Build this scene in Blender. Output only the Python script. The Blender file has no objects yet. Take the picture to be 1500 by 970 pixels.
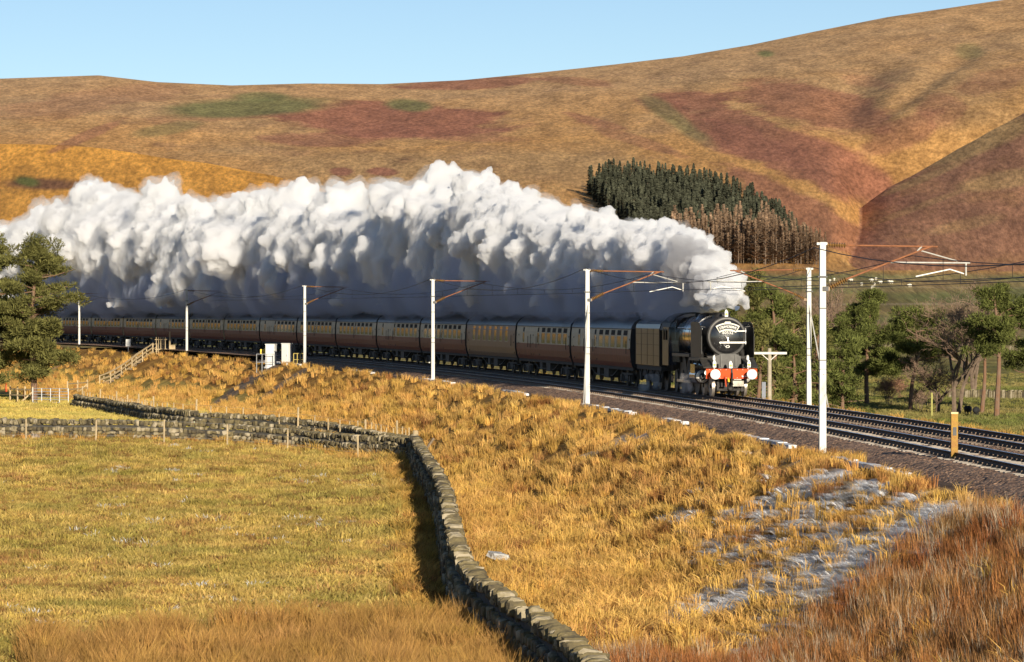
import bpy, bmesh, math, random, time
import numpy as np
from mathutils import Vector, Matrix, Euler
T0 = time.time()
sc = bpy.context.scene
col = sc.collection
R = math.radians
# ------------------------------------------------------------------ camera, sky, sun, exposure
FPX, CZ, HY = 5440.0, 4.1, 453.0
cam = bpy.data.cameras.new('camera'); cam_o = bpy.data.objects.new('camera', cam); col.objects.link(cam_o)
cam_o.location = (0, 0, CZ); cam_o.rotation_euler = (R(90 - 0.337), 0, 0)
cam.sensor_width = 36; cam.lens = FPX / 1500 * 36; cam.clip_start = 1; cam.clip_end = 20000
sc.camera = cam_o
SUN_EL, SUN_AZ = R(13.5), R(15)          # azimuth measured from straight behind the camera, to the right
world = bpy.data.worlds.new('World'); sc.world = world; world.use_nodes = True
wn = world.node_tree; sky = wn.nodes.new('ShaderNodeTexSky'); sky.sky_type = 'NISHITA'; sky.sun_disc = False
sky.sun_elevation = SUN_EL; sky.sun_rotation = math.pi - SUN_AZ
sky.air_density = .62; sky.dust_density = 0.0; sky.ozone_density = 1.6
wn.links.new(sky.outputs[0], wn.nodes['Background'].inputs[0]); wn.nodes['Background'].inputs[1].default_value = 0.068
sun = bpy.data.lights.new('sun', 'SUN'); sun.energy = 5.0; sun.angle = R(.5); sun.color = (1.0, .88, .70)
sun_o = bpy.data.objects.new('sun', sun); col.objects.link(sun_o)
SDIR = Vector((math.sin(SUN_AZ) * math.cos(SUN_EL), -math.cos(SUN_AZ) * math.cos(SUN_EL), math.sin(SUN_EL)))
sun_o.rotation_euler = SDIR.to_track_quat('Z', 'Y').to_euler(); sun_o.location = (30, -60, 60)
sc.view_settings.view_transform = 'Standard'; sc.view_settings.look = 'None'
sc.view_settings.exposure = 0.62; sc.view_settings.gamma = 1.0
sc.cycles.use_denoising = True
sc.cycles.max_bounces = 12; sc.cycles.volume_bounces = 10; sc.cycles.diffuse_bounces = 3; sc.cycles.glossy_bounces = 3
sc.cycles.transparent_max_bounces = 32

# ------------------------------------------------------------------ helpers
rnd = random.Random(7)
rng = np.random.default_rng(11)
def tag(o, label=None, cat=None, group=None, kind=None):
    if label: o['label'] = label
    if cat: o['category'] = cat
    if group: o['group'] = group
    if kind: o['kind'] = kind
    return o
def empty(name, loc=(0, 0, 0), rz=0):
    o = bpy.data.objects.new(name, None); col.objects.link(o); o.location = loc; o.rotation_euler = (0, 0, rz)
    o.empty_display_size = .3
    return o
def obj(name, me, parent=None):
    o = bpy.data.objects.new(name, me); col.objects.link(o)
    if parent: o.parent = parent
    return o
def copy_tree(o, parent=None):
    c = o.copy(); col.objects.link(c); c.parent = parent
    for ch in o.children: copy_tree(ch, c)
    return c
class MB:
    def __init__(s): s.v = []; s.f = []; s.m = []
    def add(s, vs, fs, mi=0):
        b = len(s.v); s.v.extend([tuple(p) for p in vs]); s.f.extend([tuple(i + b for i in f) for f in fs]); s.m.extend([mi] * len(fs)); return s
    def box(s, c, d, rz=0, mi=0, top=1.0, M=None):
        x, y, z = d[0] / 2, d[1] / 2, d[2] / 2
        vs = [(-x, -y, -z), (x, -y, -z), (x, y, -z), (-x, y, -z), (-x * top, -y * top, z), (x * top, -y * top, z), (x * top, y * top, z), (-x * top, y * top, z)]
        m = Matrix.Translation(c) @ (M if M is not None else Matrix.Rotation(rz, 4, 'Z'))
        return s.add([m @ Vector(p) for p in vs], [(0, 3, 2, 1), (4, 5, 6, 7), (0, 1, 5, 4), (1, 2, 6, 5), (2, 3, 7, 6), (3, 0, 4, 7)], mi)
    def tube(s, pts, rads, n=8, mi=0, caps=True):
        pts = [Vector(p) for p in pts]
        if not hasattr(rads, '__len__'): rads = [rads] * len(pts)
        vs = []; up = None
        for i, p in enumerate(pts):
            d = (pts[min(i + 1, len(pts) - 1)] - pts[max(i - 1, 0)])
            if d.length < 1e-9: d = Vector((0, 0, 1))
            d.normalize()
            if up is None:
                up = Vector((0, 0, 1)) if abs(d.z) < .9 else Vector((1, 0, 0))
            a = d.cross(up)
            if a.length < 1e-6: a = d.orthogonal()
            a.normalize(); b = a.cross(d).normalized(); up = b
            for k in range(n):
                t = 2 * math.pi * k / n
                vs.append(p + (a * math.cos(t) + b * math.sin(t)) * rads[i])
        fs = []
        for i in range(len(pts) - 1):
            for k in range(n):
                k2 = (k + 1) % n
                fs.append((i * n + k, i * n + k2, (i + 1) * n + k2, (i + 1) * n + k))
        if caps:
            fs.append(tuple(reversed(range(n)))[::-1][::-1]); fs.append(tuple((len(pts) - 1) * n + k for k in range(n)))
        return s.add(vs, fs, mi)
    def bar(s, a, b, w, h=None, mi=0):                      # square bar between two points
        a, b = Vector(a), Vector(b); h = h or w; d = (b - a); L = d.length; d.normalize()
        up = Vector((0, 0, 1)) if abs(d.z) < .95 else Vector((0, 1, 0))
        x = d.cross(up).normalized(); z = x.cross(d).normalized()
        M = Matrix((x, d, z)).transposed().to_4x4()
        return s.box((a + b) / 2, (w, L, h), M=M, mi=mi)
    def lathe(s, prof, n=20, M=None, mi=0):                 # profile (r, z) round local z, capped where r>0 at the ends
        vs = []; fs = []
        for (r, z) in prof:
            for k in range(n):
                t = 2 * math.pi * k / n; vs.append(Vector((r * math.cos(t), r * math.sin(t), z)))
        for i in range(len(prof) - 1):
            for k in range(n):
                k2 = (k + 1) % n; fs.append((i * n + k, i * n + k2, (i + 1) * n + k2, (i + 1) * n + k))
        fs.append(tuple(range(n))[::-1]); fs.append(tuple((len(prof) - 1) * n + k for k in range(n)))
        if M is not None: vs = [M @ p for p in vs]
        return s.add(vs, fs, mi)
    def prism(s, prof, M, depth, mi=0):                     # closed 2-D profile in local xy, extruded along local z
        n = len(prof)
        vs = [M @ Vector((p[0], p[1], 0)) for p in prof] + [M @ Vector((p[0], p[1], depth)) for p in prof]
        fs = [(i, (i + 1) % n, n + (i + 1) % n, n + i) for i in range(n)] + [tuple(range(n))[::-1], tuple(range(n, 2 * n))]
        return s.add(vs, fs, mi)
    def mesh(s, name, mats, smooth=False):
        me = bpy.data.meshes.new(name); me.from_pydata(s.v, [], s.f)
        for m in (mats if isinstance(mats, (list, tuple)) else [mats]): me.materials.append(m)
        me.polygons.foreach_set('material_index', s.m)
        bm = bmesh.new(); bm.from_mesh(me); bmesh.ops.recalc_face_normals(bm, faces=bm.faces); bm.to_mesh(me); bm.free()
        if smooth:
            me.polygons.foreach_set('use_smooth', [True] * len(me.polygons)); me.set_sharp_from_angle(angle=R(38))
        me.update(); return me
    def build(s, name, mats, parent=None, smooth=False):
        return obj(name, s.mesh(name, mats, smooth), parent)
def np_mesh(name, V, F, mats, smooth=False, midx=None):
    V = np.asarray(V, dtype=np.float32); F = np.asarray(F, dtype=np.int32); k = F.shape[1]
    me = bpy.data.meshes.new(name); me.vertices.add(len(V)); me.vertices.foreach_set('co', V.ravel())
    me.loops.add(F.size); me.loops.foreach_set('vertex_index', F.ravel()); me.polygons.add(len(F))
    me.polygons.foreach_set('loop_start', np.arange(0, F.size, k, dtype=np.int32))
    for m in (mats if isinstance(mats, (list, tuple)) else [mats]): me.materials.append(m)
    if midx is not None: me.polygons.foreach_set('material_index', np.asarray(midx, dtype=np.int32))
    if smooth: me.polygons.foreach_set('use_smooth', np.ones(len(F), dtype=bool))
    me.update(calc_edges=True); me.validate(); return me

# ---- materials
def new_mat(name):
    m = bpy.data.materials.new(name); m.use_nodes = True
    return m, m.node_tree, m.node_tree.nodes['Principled BSDF']
def node(nt, t, **kw):
    n = nt.nodes.new(t)
    for k, v in kw.items(): setattr(n, k, v)
    return n
def mat(name, c, rough=.7, metal=0, var=.25, scale=3.0, c2=None, bump=0, bscale=None, coat=0, spec=.5, streak=None):
    m, nt, b = new_mat(name)
    tc = node(nt, 'ShaderNodeTexCoord'); vec = tc.outputs['Object']
    if streak:
        mp = node(nt, 'ShaderNodeMapping'); mp.inputs['Scale'].default_value = streak; nt.links.new(vec, mp.inputs[0]); vec = mp.outputs[0]
    ns = node(nt, 'ShaderNodeTexNoise'); ns.inputs['Scale'].default_value = scale; ns.inputs['Detail'].default_value = 6; ns.inputs['Roughness'].default_value = .65
    nt.links.new(vec, ns.inputs['Vector'])
    rp = node(nt, 'ShaderNodeValToRGB'); rp.color_ramp.elements[0].position = .3; rp.color_ramp.elements[1].position = .7
    a = [x * (1 - var) for x in c]; bb = list(c2) if c2 else [min(1, x * (1 + var)) for x in c]
    rp.color_ramp.elements[0].color = (*a, 1); rp.color_ramp.elements[1].color = (*bb, 1)
    nt.links.new(ns.outputs['Fac'], rp.inputs[0]); nt.links.new(rp.outputs[0], b.inputs['Base Color'])
    b.inputs['Roughness'].default_value = rough; b.inputs['Metallic'].default_value = metal; b.inputs['Specular IOR Level'].default_value = spec
    b.inputs['Coat Weight'].default_value = coat; b.inputs['Coat Roughness'].default_value = .08
    if bump:
        n2 = node(nt, 'ShaderNodeTexNoise'); n2.inputs['Scale'].default_value = bscale or scale * 4; n2.inputs['Detail'].default_value = 5
        nt.links.new(vec, n2.inputs['Vector'])
        bp = node(nt, 'ShaderNodeBump'); bp.inputs['Strength'].default_value = bump; bp.inputs['Distance'].default_value = .05
        nt.links.new(n2.outputs['Fac'], bp.inputs['Height']); nt.links.new(bp.outputs[0], b.inputs['Normal'])
    return m

# ---- vectorised value noise
def _h(ix, iy, s):
    n = (ix.astype(np.int64) * 374761393 + iy.astype(np.int64) * 668265263 + s * 974711) & 0x7fffffff
    n = ((n ^ (n >> 13)) * 1274126177) & 0x7fffffff
    return ((n ^ (n >> 16)) & 0xffff) / 65535.0
def vnoise(x, y, s=0):
    x = np.asarray(x, float); y = np.asarray(y, float)
    ix = np.floor(x); iy = np.floor(y); fx = x - ix; fy = y - iy
    fx = fx * fx * (3 - 2 * fx); fy = fy * fy * (3 - 2 * fy)
    return (_h(ix, iy, s) * (1 - fx) + _h(ix + 1, iy, s) * fx) * (1 - fy) + (_h(ix, iy + 1, s) * (1 - fx) + _h(ix + 1, iy + 1, s) * fx) * fy
def fbm(x, y, s=0, o=4, g=.5):
    t = 0; a = 1; w = 0
    for k in range(o):
        t = t + a * vnoise(x * 2 ** k + 17.3 * k, y * 2 ** k - 9.1 * k, s + k); w += a; a *= g
    return t / w * 2 - 1                                   # about -1..1
def sstep(a, b, x):
    if a > b: return 1 - sstep(b, a, x)
    t = np.clip((x - a) / (b - a), 0, 1)
    return t * t * (3 - 2 * t)
def smax(a, b, k): return .5 * (a + b + np.sqrt((a - b) ** 2 + k * k))

# ------------------------------------------------------------------ the lie of the land (metres; rails at z = 0)
def XF(y):                                                 # centre line of the far track (the train's)
    d = y - 172.0; return 10.45 - .12028 * d - 3.39e-4 * d * d
def XFd(y): return -.12028 - 6.78e-4 * (y - 172.0)
def XN(y): return XF(y) - 3.4                              # centre line of the near track
RPX = [-400, -200, 0, 145, 230, 340, 450, 560, 680, 800, 900, 1000, 1100, 1200, 1300, 1400, 1500, 1700, 1900]
RPY = [120, 112, 113, 108, 118, 123, 120, 121, 115, 103, 92, 80, 63, 42, 22, 7, -8, -30, -45]
_d = np.array([300, 450, 650, 1000, 1400, 1700, 2100, 2600, 3200, 4000, 4600, 5000, 5600, 7500.])
_w = np.array([1, 1, 1, 1, 1, .85, .62, .45, .30, .14, .045, 0, .05, .35])
_b = np.array([600, 548, 492, 437, 397, 397, 397, 397, 397, 397, 397, 397, 397, 397.])
_ld = np.linspace(math.log(300), math.log(7500), 600)
_k = np.exp(-np.linspace(-2, 2, 25) ** 2); _k /= _k.sum()
def _sm(v): return np.convolve(np.pad(np.interp(_ld, np.log(_d), v), 12, mode='edge'), _k, 'valid')
_wt, _bt = _sm(_w), _sm(_b)
def hills(x, y, which=False):
    px = 750 + FPX * x / y; ld = np.log(np.clip(y, 300, 7500))
    wv = np.interp(ld, _ld, _wt); bv = np.interp(ld, _ld, _bt); rv = np.interp(px, RPX, RPY)
    py = rv + (bv - rv) * wv + np.where(y > 1400, 0, 0)
    n1 = fbm(x / 420, y / 2600, 3, 4); n2 = fbm(x / 80, y / 1100, 9, 4)
    mid = sstep(1200, 2000, y) * (1 - sstep(4000, 4900, y))
    py = py - 20 * n1 * mid - 6.5 * n2 * mid - 2.0 * fbm(x / 26, y / 330, 19, 3) * mid
    # ravine cut into the right-hand hillside, running down towards (1240, 310)
    gy = np.interp(y, [1700, 2300, 2900, 3600, 4300], [1330, 1262, 1240, 1262, 1330])
    py = py + 20 * np.exp(-((px - gy) / 50) ** 2) * sstep(1600, 2300, y) * (1 - sstep(3300, 4200, y))
    g2 = np.interp(y, [2400, 3000, 3600, 4200], [1255, 1330, 1400, 1445])
    py = py + 8 * np.exp(-((px - g2) / 26) ** 2) * sstep(2500, 3000, y) * (1 - sstep(3600, 4300, y))
    py = py + 125 * sstep(1215, 1310, px) * sstep(1380, 1650, y) * (1 - sstep(2250, 2750, y))
    z = CZ + (HY - py) / FPX * y
    # spur on the right
    c1 = np.interp(px, [1180, 1225, 1250, 1300, 1350, 1400, 1450, 1500, 1600, 1750, 1900], [480, 345, 312, 275, 246, 219, 193, 166, 115, 60, 20]) + 5 * fbm(x / 60, y / 4000, 21, 3)
    d1 = 2250; fr = np.clip((y - 1350) / (d1 - 1350), 0, 1); back = np.clip((y - d1) / 500, 0, 3)
    p1 = (bv + 9) + (c1 - bv - 9) * (fr ** .9) ; s1 = CZ + (HY - p1) / FPX * y - back ** 1.5 * 60 + 4.0 * n2 * sstep(1400, 1700, y)
    # rounded spur on the left
    c2 = np.interp(px, [-400, -200, 0, 100, 200, 300, 400, 480, 600, 720, 850], [190, 198, 213, 217, 228, 243, 262, 284, 330, 392, 470]) + 3 * fbm(x / 90, y / 4000, 33, 3)
    d2 = 1900; fr = np.clip((y - 1150) / (d2 - 1150), 0, 1); back = np.clip((y - d2) / 500, 0, 3)
    p2 = (bv + 9) + (c2 - bv - 9) * (fr ** .8); s2 = CZ + (HY - p2) / FPX * y - back ** 1.5 * 60 + 2.5 * n2 * sstep(1200, 1500, y) + 4 * n1 * sstep(1200, 1500, y)
    if which: return (s1 > np.maximum(z, s2)) & (y > 1300), (s2 > np.maximum(z, s1)) & (y > 1150)
    return np.where(y > 1150, np.maximum(np.maximum(z, s1), s2), z)
def near_z(x, y):
    u = XN(y) - x; v = x - XF(y)
    zf = -3.62 + .16 * fbm(x / 14, y / 22, 5, 3) + .045 * fbm(x / 1.6, y / 2.2, 6, 3) + .75 * sstep(-7, -24, x) * sstep(150, 195, y) * (1 - sstep(215, 290, y))
    zl = -.52 - np.maximum(0, u - 4.1) / 1.95 + (.16 * fbm(x / 2.6, y / 3.4, 8, 4)) * sstep(3.8, 5.5, u)
    zl = zl + .26 * fbm(x / 4.0, y / 2.6, 51, 4) * sstep(70, 80, y) * (1 - sstep(118, 128, y)) * sstep(4.6, 5.6, u) * (1 - sstep(10, 12, u))
    zl = smax(zl, zf, .5) - .0
    zr = -.52 - np.maximum(0, v - 3.3) / 1.7 + .1 * fbm(x / 2.5, y / 3, 14, 3) * sstep(3.3, 5, v)
    zr = smax(zr, -4.3 + .2 * fbm(x / 20, y / 30, 15, 3) - .0, .5)
    return np.where(u > -1.7, np.minimum(zl, -.5), np.minimum(zr, -.5))
def G(x, y):
    x = np.asarray(x, float); y = np.asarray(y, float); w = sstep(430, 640, y)
    return near_z(x, y) * (1 - w) + hills(x, y) * w
def Gs(x, y): return float(G(np.array([x]), np.array([y]))[0])
_D = np.concatenate([np.arange(35, 420, .25), np.geomspace(420, 5200, 2500)])
def ray_ground(px, py, off=0.0, dmin=35):                  # where a line of sight meets the ground raised by off
    x = (px - 750) / FPX * _D; z = CZ - (py - HY) / FPX * _D
    hit = np.nonzero((z <= G(x, _D) + off) & (_D >= dmin))[0]
    i = hit[0] if len(hit) else len(_D) - 1
    return Vector((x[i], _D[i], Gs(x[i], _D[i])))
def topx(x, y, z): return 750 + FPX * x / y, HY + FPX * (CZ - z) / y
# ------------------------------------------------------------------ ground and hills: one sheet, cut in two at the foot of the hills
def blob(px, py, cx, cy, rx, ry, ang=0, wob=None, soft=.35):
    dx, dy = px - cx, py - cy; c, s = math.cos(R(ang)), math.sin(R(ang))
    a = (dx * c + dy * s) / rx; b = (-dx * s + dy * c) / ry
    r = np.sqrt(a * a + b * b) + (wob if wob is not None else 0)
    return 1 - sstep(1 - soft, 1 + soft, r)
def mixc(C, c, m): return C * (1 - m[..., None]) + np.array(c) * m[..., None]
def frost_mask(x, y, px, py):
    st = fbm(x / 4.0, y / 2.6, 51, 4); w2 = fbm(x / 5, y / 5, 52, 3) * .35
    m = np.maximum(blob(px, py, 1235, 785, 250, 92, -26, w2, .3), blob(px, py, 1100, 712, 120, 36, -28, w2, .3) * .95)
    m = np.maximum(m, blob(px, py, 1075, 880, 110, 52, -32, w2, .3))
    m = np.maximum(m, blob(px, py, 900, 652, 70, 10, -12, w2, .3) * .5)
    sm = np.maximum(blob(px, py, 355, 566, 70, 6, -33, w2 * .6, .3), blob(px, py, 415, 563, 45, 4, -33, w2 * .6, .3))
    spots = sstep(.52, .66, fbm(x / 3.2, y / 3.2, 58, 3) * .5 + .5 + .1 * st) * .55
    return np.clip(m * sstep(-.16, .16, st + .3 * fbm(x / 1.2, y / 1.5, 59, 3)), 0, 1), sm, spots
def ground_colour(x, y):
    px, py = topx(x, y, G(x, y)); u = XN(y) - x; v = x - XF(y)
    n1 = fbm(x / 6, y / 8, 41, 4); n2 = fbm(x / 1.3, y / 1.8, 42, 4); n3 = fbm(x / 22, y / 30, 43, 3)
    C = np.zeros(x.shape + (3,)) + np.array((.36, .215, .055))
    C = mixc(C, (.20, .175, .04), np.clip(.5 + .8 * n1 + .35 * n2 + .3 * n3, 0, 1) * .8)
    C = mixc(C, (.25, .13, .05), sstep(.15, .6, n2 + .5 * n1) * .6)
    bank = sstep(9.8, 7.0, u) if False else 1 - sstep(7.5, 10.5, u)
    B = np.zeros_like(C) + np.array((.40, .22, .055)); B = mixc(B, (.24, .12, .045), sstep(.05, .6, n2) * .7); B = mixc(B, (.45, .27, .07), sstep(.1, .6, n1) * .5)
    C = mixc(C, (0, 0, 0), bank * (u > 0)) + B * (bank * (u > 0))[..., None]
    up = sstep(196, 206, y) * (u > 8); C = mixc(C, (.47, .36, .10), up * .85); C = mixc(C, (.25, .24, .06), up * sstep(0, .6, n1) * .5)
    fm, sm, sp = frost_mask(x, y, px, py)
    F = np.zeros_like(C) + np.array((.92, .93, .95)); F = mixc(F, (.42, .38, .33), sstep(.1, .5, fbm(x / 3.0, y / 1.4, 55, 4)) * .8)
    fm2 = np.clip(fm, 0, 1) * (u > 3.9); C = C * (1 - fm2[..., None]) + F * fm2[..., None]
    C = mixc(C, (.22, .17, .13), sm * (u > 3.9))
    g = sstep(0, 1, (v > 0) * 1.0); Rr = np.zeros_like(C) + np.array((.15, .16, .04))
    Rr = mixc(Rr, (.30, .24, .07), np.clip(.45 + n3 + .5 * n1, 0, 1) * .7)
    Rr = mixc(Rr, (.42, .25, .07), (1 - sstep(4.0, 8.0, v)) * .95)
    C = C * (1 - g[..., None]) + Rr * g[..., None]
    bed = ((u < 3.6) & (v < 3.1)); C = np.where(bed[..., None], np.array((.15, .11, .085)), C)
    return C
def hill_colour(x, y):
    z = G(x, y); px, py = topx(x, y, z)
    zz = z * 1.15 + y * .01; xr = x / (y + 400) * 2900; a = fbm(xr / 150, zz / 70, 61, 5, .6); b = fbm(xr / 34, zz / 17, 62, 5, .65); c = fbm(xr / 9, zz / 5, 63, 4, .7); w = a * .35 + b * .25
    C = np.zeros(x.shape + (3,)) + np.array((.55, .305, .105))
    C = mixc(C, (.46, .29, .13), sstep(-.3, .5, a)); C = mixc(C, (.32, .18, .09), sstep(.1, .75, b + .4 * c) * .75)
    C = mixc(C, (.66, .42, .17), sstep(.15, .7, c - .3 * b) * .5)
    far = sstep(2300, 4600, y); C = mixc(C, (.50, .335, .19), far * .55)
    m1, m2 = hills(x, y, True); left = m2 * 1.0 * (1 - sstep(480, 620, px))
    C = mixc(C, (.68, .34, .06), left * .85); C = mixc(C, (.20, .10, .05), left * blob(px, py, 60, 270, 75, 11, 0, w * 1.2))
    C = mixc(C, (.13, .14, .04), left * blob(px, py, 40, 266, 22, 9, 10, w)); C = mixc(C, (.28, .16, .05), left * sstep(.25, .6, b) * .6)
    RU = (.33, .145, .09)
    for (cx, cy, rx, ry, an, k) in [(560, 178, 165, 24, 2, .95), (470, 205, 90, 12, 0, .7), (690, 122, 95, 9, -3, .8), (640, 196, 110, 10, 4, .5), (500, 252, 22, 9, 0, .9), (562, 252, 32, 9, 0, .9),
        (880, 180, 45, 5, 14, .6), (930, 205, 70, 8, 18, .5), (1200, 155, 120, 34, 12, .75), (1130, 210, 180, 28, 24, .85), (1060, 195, 90, 22, 20, .8), (1230, 250, 90, 30, 30, .6), (1330, 190, 60, 22, -20, .6),
        (1190, 320, 130, 22, 28, .8), (1380, 160, 40, 30, 0, .5), (1270, 120, 50, 12, 5, .4), (120, 150, 150, 18, -6, .35), (300, 170, 90, 10, -4, .35), (130, 198, 60, 6, -24, .6), (850, 120, 60, 6, 6, .5), (1450, 120, 70, 20, -12, .4)]:
        C = mixc(C, RU, k * blob(px, py, cx, cy, rx, ry, an, w * 1.7, .16) * (y > 1400))
    spur = m1 * 1.0; C = mixc(C, (.42, .205, .125), spur * (.85 - .35 * sstep(.0, .5, b)))
    for (cx, cy, rx, ry, an, k) in [(1440, 205, 95, 15, -22, .9), (1480, 262, 70, 12, -10, .7), (1350, 262, 60, 5, -22, .6), (1410, 330, 50, 8, -12, .4), (1340, 305, 70, 4, -20, .45)]:
        C = mixc(C, (.56, .36, .15), spur * k * blob(px, py, cx, cy, rx, ry, an, w, .3))
    GR = (.20, .205, .08)
    for (cx, cy, rx, ry, an, k) in [(350, 158, 118, 13, -3, .9), (380, 142, 40, 7, 0, .8), (600, 154, 30, 8, 4, .85), (990, 175, 55, 12, 35, .6), (1122, 79, 14, 5, 0, .9), (1420, 75, 22, 12, 0, .5), (250, 188, 50, 8, -10, .5)]:
        C = mixc(C, GR, k * blob(px, py, cx, cy, rx, ry, an, w, .35) * (y > 1400))
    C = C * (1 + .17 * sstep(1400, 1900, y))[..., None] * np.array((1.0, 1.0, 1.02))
    # valley fields
    f = (1 - sstep(1300, 1400, y + 60 * b)) * (1 - .8 * left); fn = fbm(x / 50, y / 110, 71, 4)
    Fc = np.zeros_like(C) + np.array((.25, .25, .09)); Fc = mixc(Fc, (.44, .33, .14), sstep(-.1, .4, fn) * .8)
    Fc = mixc(Fc, (.46, .29, .13), sstep(.05, .5, fbm(x / 70, y / 240, 73, 3)) * .75); Fc = mixc(Fc, (.15, .17, .05), (1 - sstep(1000, 1090, y)) * .35)
    C = C * (1 - f[..., None]) + Fc * f[..., None]
    C = mixc(C, (.55, .44, .28), np.exp(-((y - (930 + .05 * x)) / 9) ** 2) * (px > 1180) * .7)
    C = mixc(C, (.45, .36, .22), np.exp(-((y - (1180 - .3 * x)) / 8) ** 2) * (px > 1230) * .5)
    return C
def ground_material(name, s1, s2, bump, ys=.55, hc=False):
    m, nt, b = new_mat(name)
    at = node(nt, 'ShaderNodeAttribute', attribute_name='gcol'); geo = node(nt, 'ShaderNodeNewGeometry')
    mp = node(nt, 'ShaderNodeMapping'); mp.inputs['Scale'].default_value = (1, ys, 1); ha = node(nt, 'ShaderNodeAttribute', attribute_name='hc'); nt.links.new(ha.outputs['Vector'] if hc else geo.outputs['Position'], mp.inputs[0])
    n1 = node(nt, 'ShaderNodeTexNoise'); n1.inputs['Scale'].default_value = s1; n1.inputs['Detail'].default_value = 11; n1.inputs['Roughness'].default_value = .72
    n2 = node(nt, 'ShaderNodeTexNoise'); n2.inputs['Scale'].default_value = s2; n2.inputs['Detail'].default_value = 6; n2.inputs['Roughness'].default_value = .7
    nt.links.new(mp.outputs[0], n1.inputs['Vector']); nt.links.new(mp.outputs[0], n2.inputs['Vector'])
    r1 = node(nt, 'ShaderNodeValToRGB'); r1.color_ramp.elements[0].position = .32; r1.color_ramp.elements[1].position = .68
    r1.color_ramp.elements[0].color = (.62, .59, .57, 1) if hc else (.55, .52, .5, 1); r1.color_ramp.elements[1].color = (1.28, 1.24, 1.18, 1) if hc else (1.32, 1.28, 1.2, 1)
    nt.links.new(n1.outputs['Fac'], r1.inputs[0])
    r2 = node(nt, 'ShaderNodeValToRGB'); r2.color_ramp.elements[0].position = .35; r2.color_ramp.elements[1].position = .65
    r2.color_ramp.elements[0].color = (.60, .58, .56, 1) if hc else (.55, .52, .5, 1); r2.color_ramp.elements[1].color = (1.30, 1.30, 1.28, 1) if hc else (1.35, 1.35, 1.35, 1)
    nt.links.new(n2.outputs['Fac'], r2.inputs[0])
    x1 = node(nt, 'ShaderNodeMix', data_type='RGBA', blend_type='MULTIPLY'); x1.inputs['Factor'].default_value = 1
    nt.links.new(at.outputs['Color'], x1.inputs['A']); nt.links.new(r1.outputs[0], x1.inputs['B'])
    x2 = node(nt, 'ShaderNodeMix', data_type='RGBA', blend_type='MULTIPLY'); x2.inputs['Factor'].default_value = 1
    nt.links.new(x1.outputs['Result'], x2.inputs['A']); nt.links.new(r2.outputs[0], x2.inputs['B'])
    nt.links.new(x2.outputs['Result'], b.inputs['Base Color']); b.inputs['Roughness'].default_value = .95; b.inputs['Specular IOR Level'].default_value = .1
    bp = node(nt, 'ShaderNodeBump'); bp.inputs['Strength'].default_value = .8; bp.inputs['Distance'].default_value = bump
    nt.links.new(n1.outputs['Fac'], bp.inputs['Height']); nt.links.new(bp.outputs[0], b.inputs['Normal'])
    return m
tt = np.concatenate([-np.geomspace(1.6, .16, 40)[:-1], np.linspace(-.16, .16, 470), np.geomspace(.16, 1.6, 40)[1:]]); NT_ = len(tt)
ya = np.arange(30, 110, .5); yb = np.geomspace(110, 6600, 760); rows = np.concatenate([ya, yb])
SPLIT = int(np.searchsorted(rows, 640))
def sheet(name, ys, colour, material):
    Y = np.repeat(ys[:, None], NT_, 1); X = tt[None, :] * Y
    Z = G(X, Y); V = np.stack([X, Y, Z], -1).reshape(-1, 3)
    i = np.arange((len(ys) - 1) * NT_).reshape(len(ys) - 1, NT_)[:, :-1].ravel()
    F = np.stack([i, i + 1, i + 1 + NT_, i + NT_], -1)
    me = np_mesh(name, V, F, material, smooth=True)
    C = np.clip(colour(X, Y), 0, 1).reshape(-1, 3)
    at = me.color_attributes.new('gcol', 'FLOAT_COLOR', 'POINT'); at.data.foreach_set('color', np.c_[C, np.ones(len(C))].astype(np.float32).ravel())
    h = me.attributes.new('hc', 'FLOAT_VECTOR', 'POINT'); h.data.foreach_set('vector', np.stack([X / (Y + 400) * 2900, Z * 1.1, Y * .02], -1).astype(np.float32).ravel())
    return tag(obj(name, me), kind='structure')
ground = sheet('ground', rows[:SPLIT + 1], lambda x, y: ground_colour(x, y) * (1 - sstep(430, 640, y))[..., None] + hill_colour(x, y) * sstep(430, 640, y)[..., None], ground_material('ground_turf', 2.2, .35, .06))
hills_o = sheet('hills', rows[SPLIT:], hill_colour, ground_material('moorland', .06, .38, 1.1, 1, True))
print('terrain', time.time() - T0)

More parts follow.
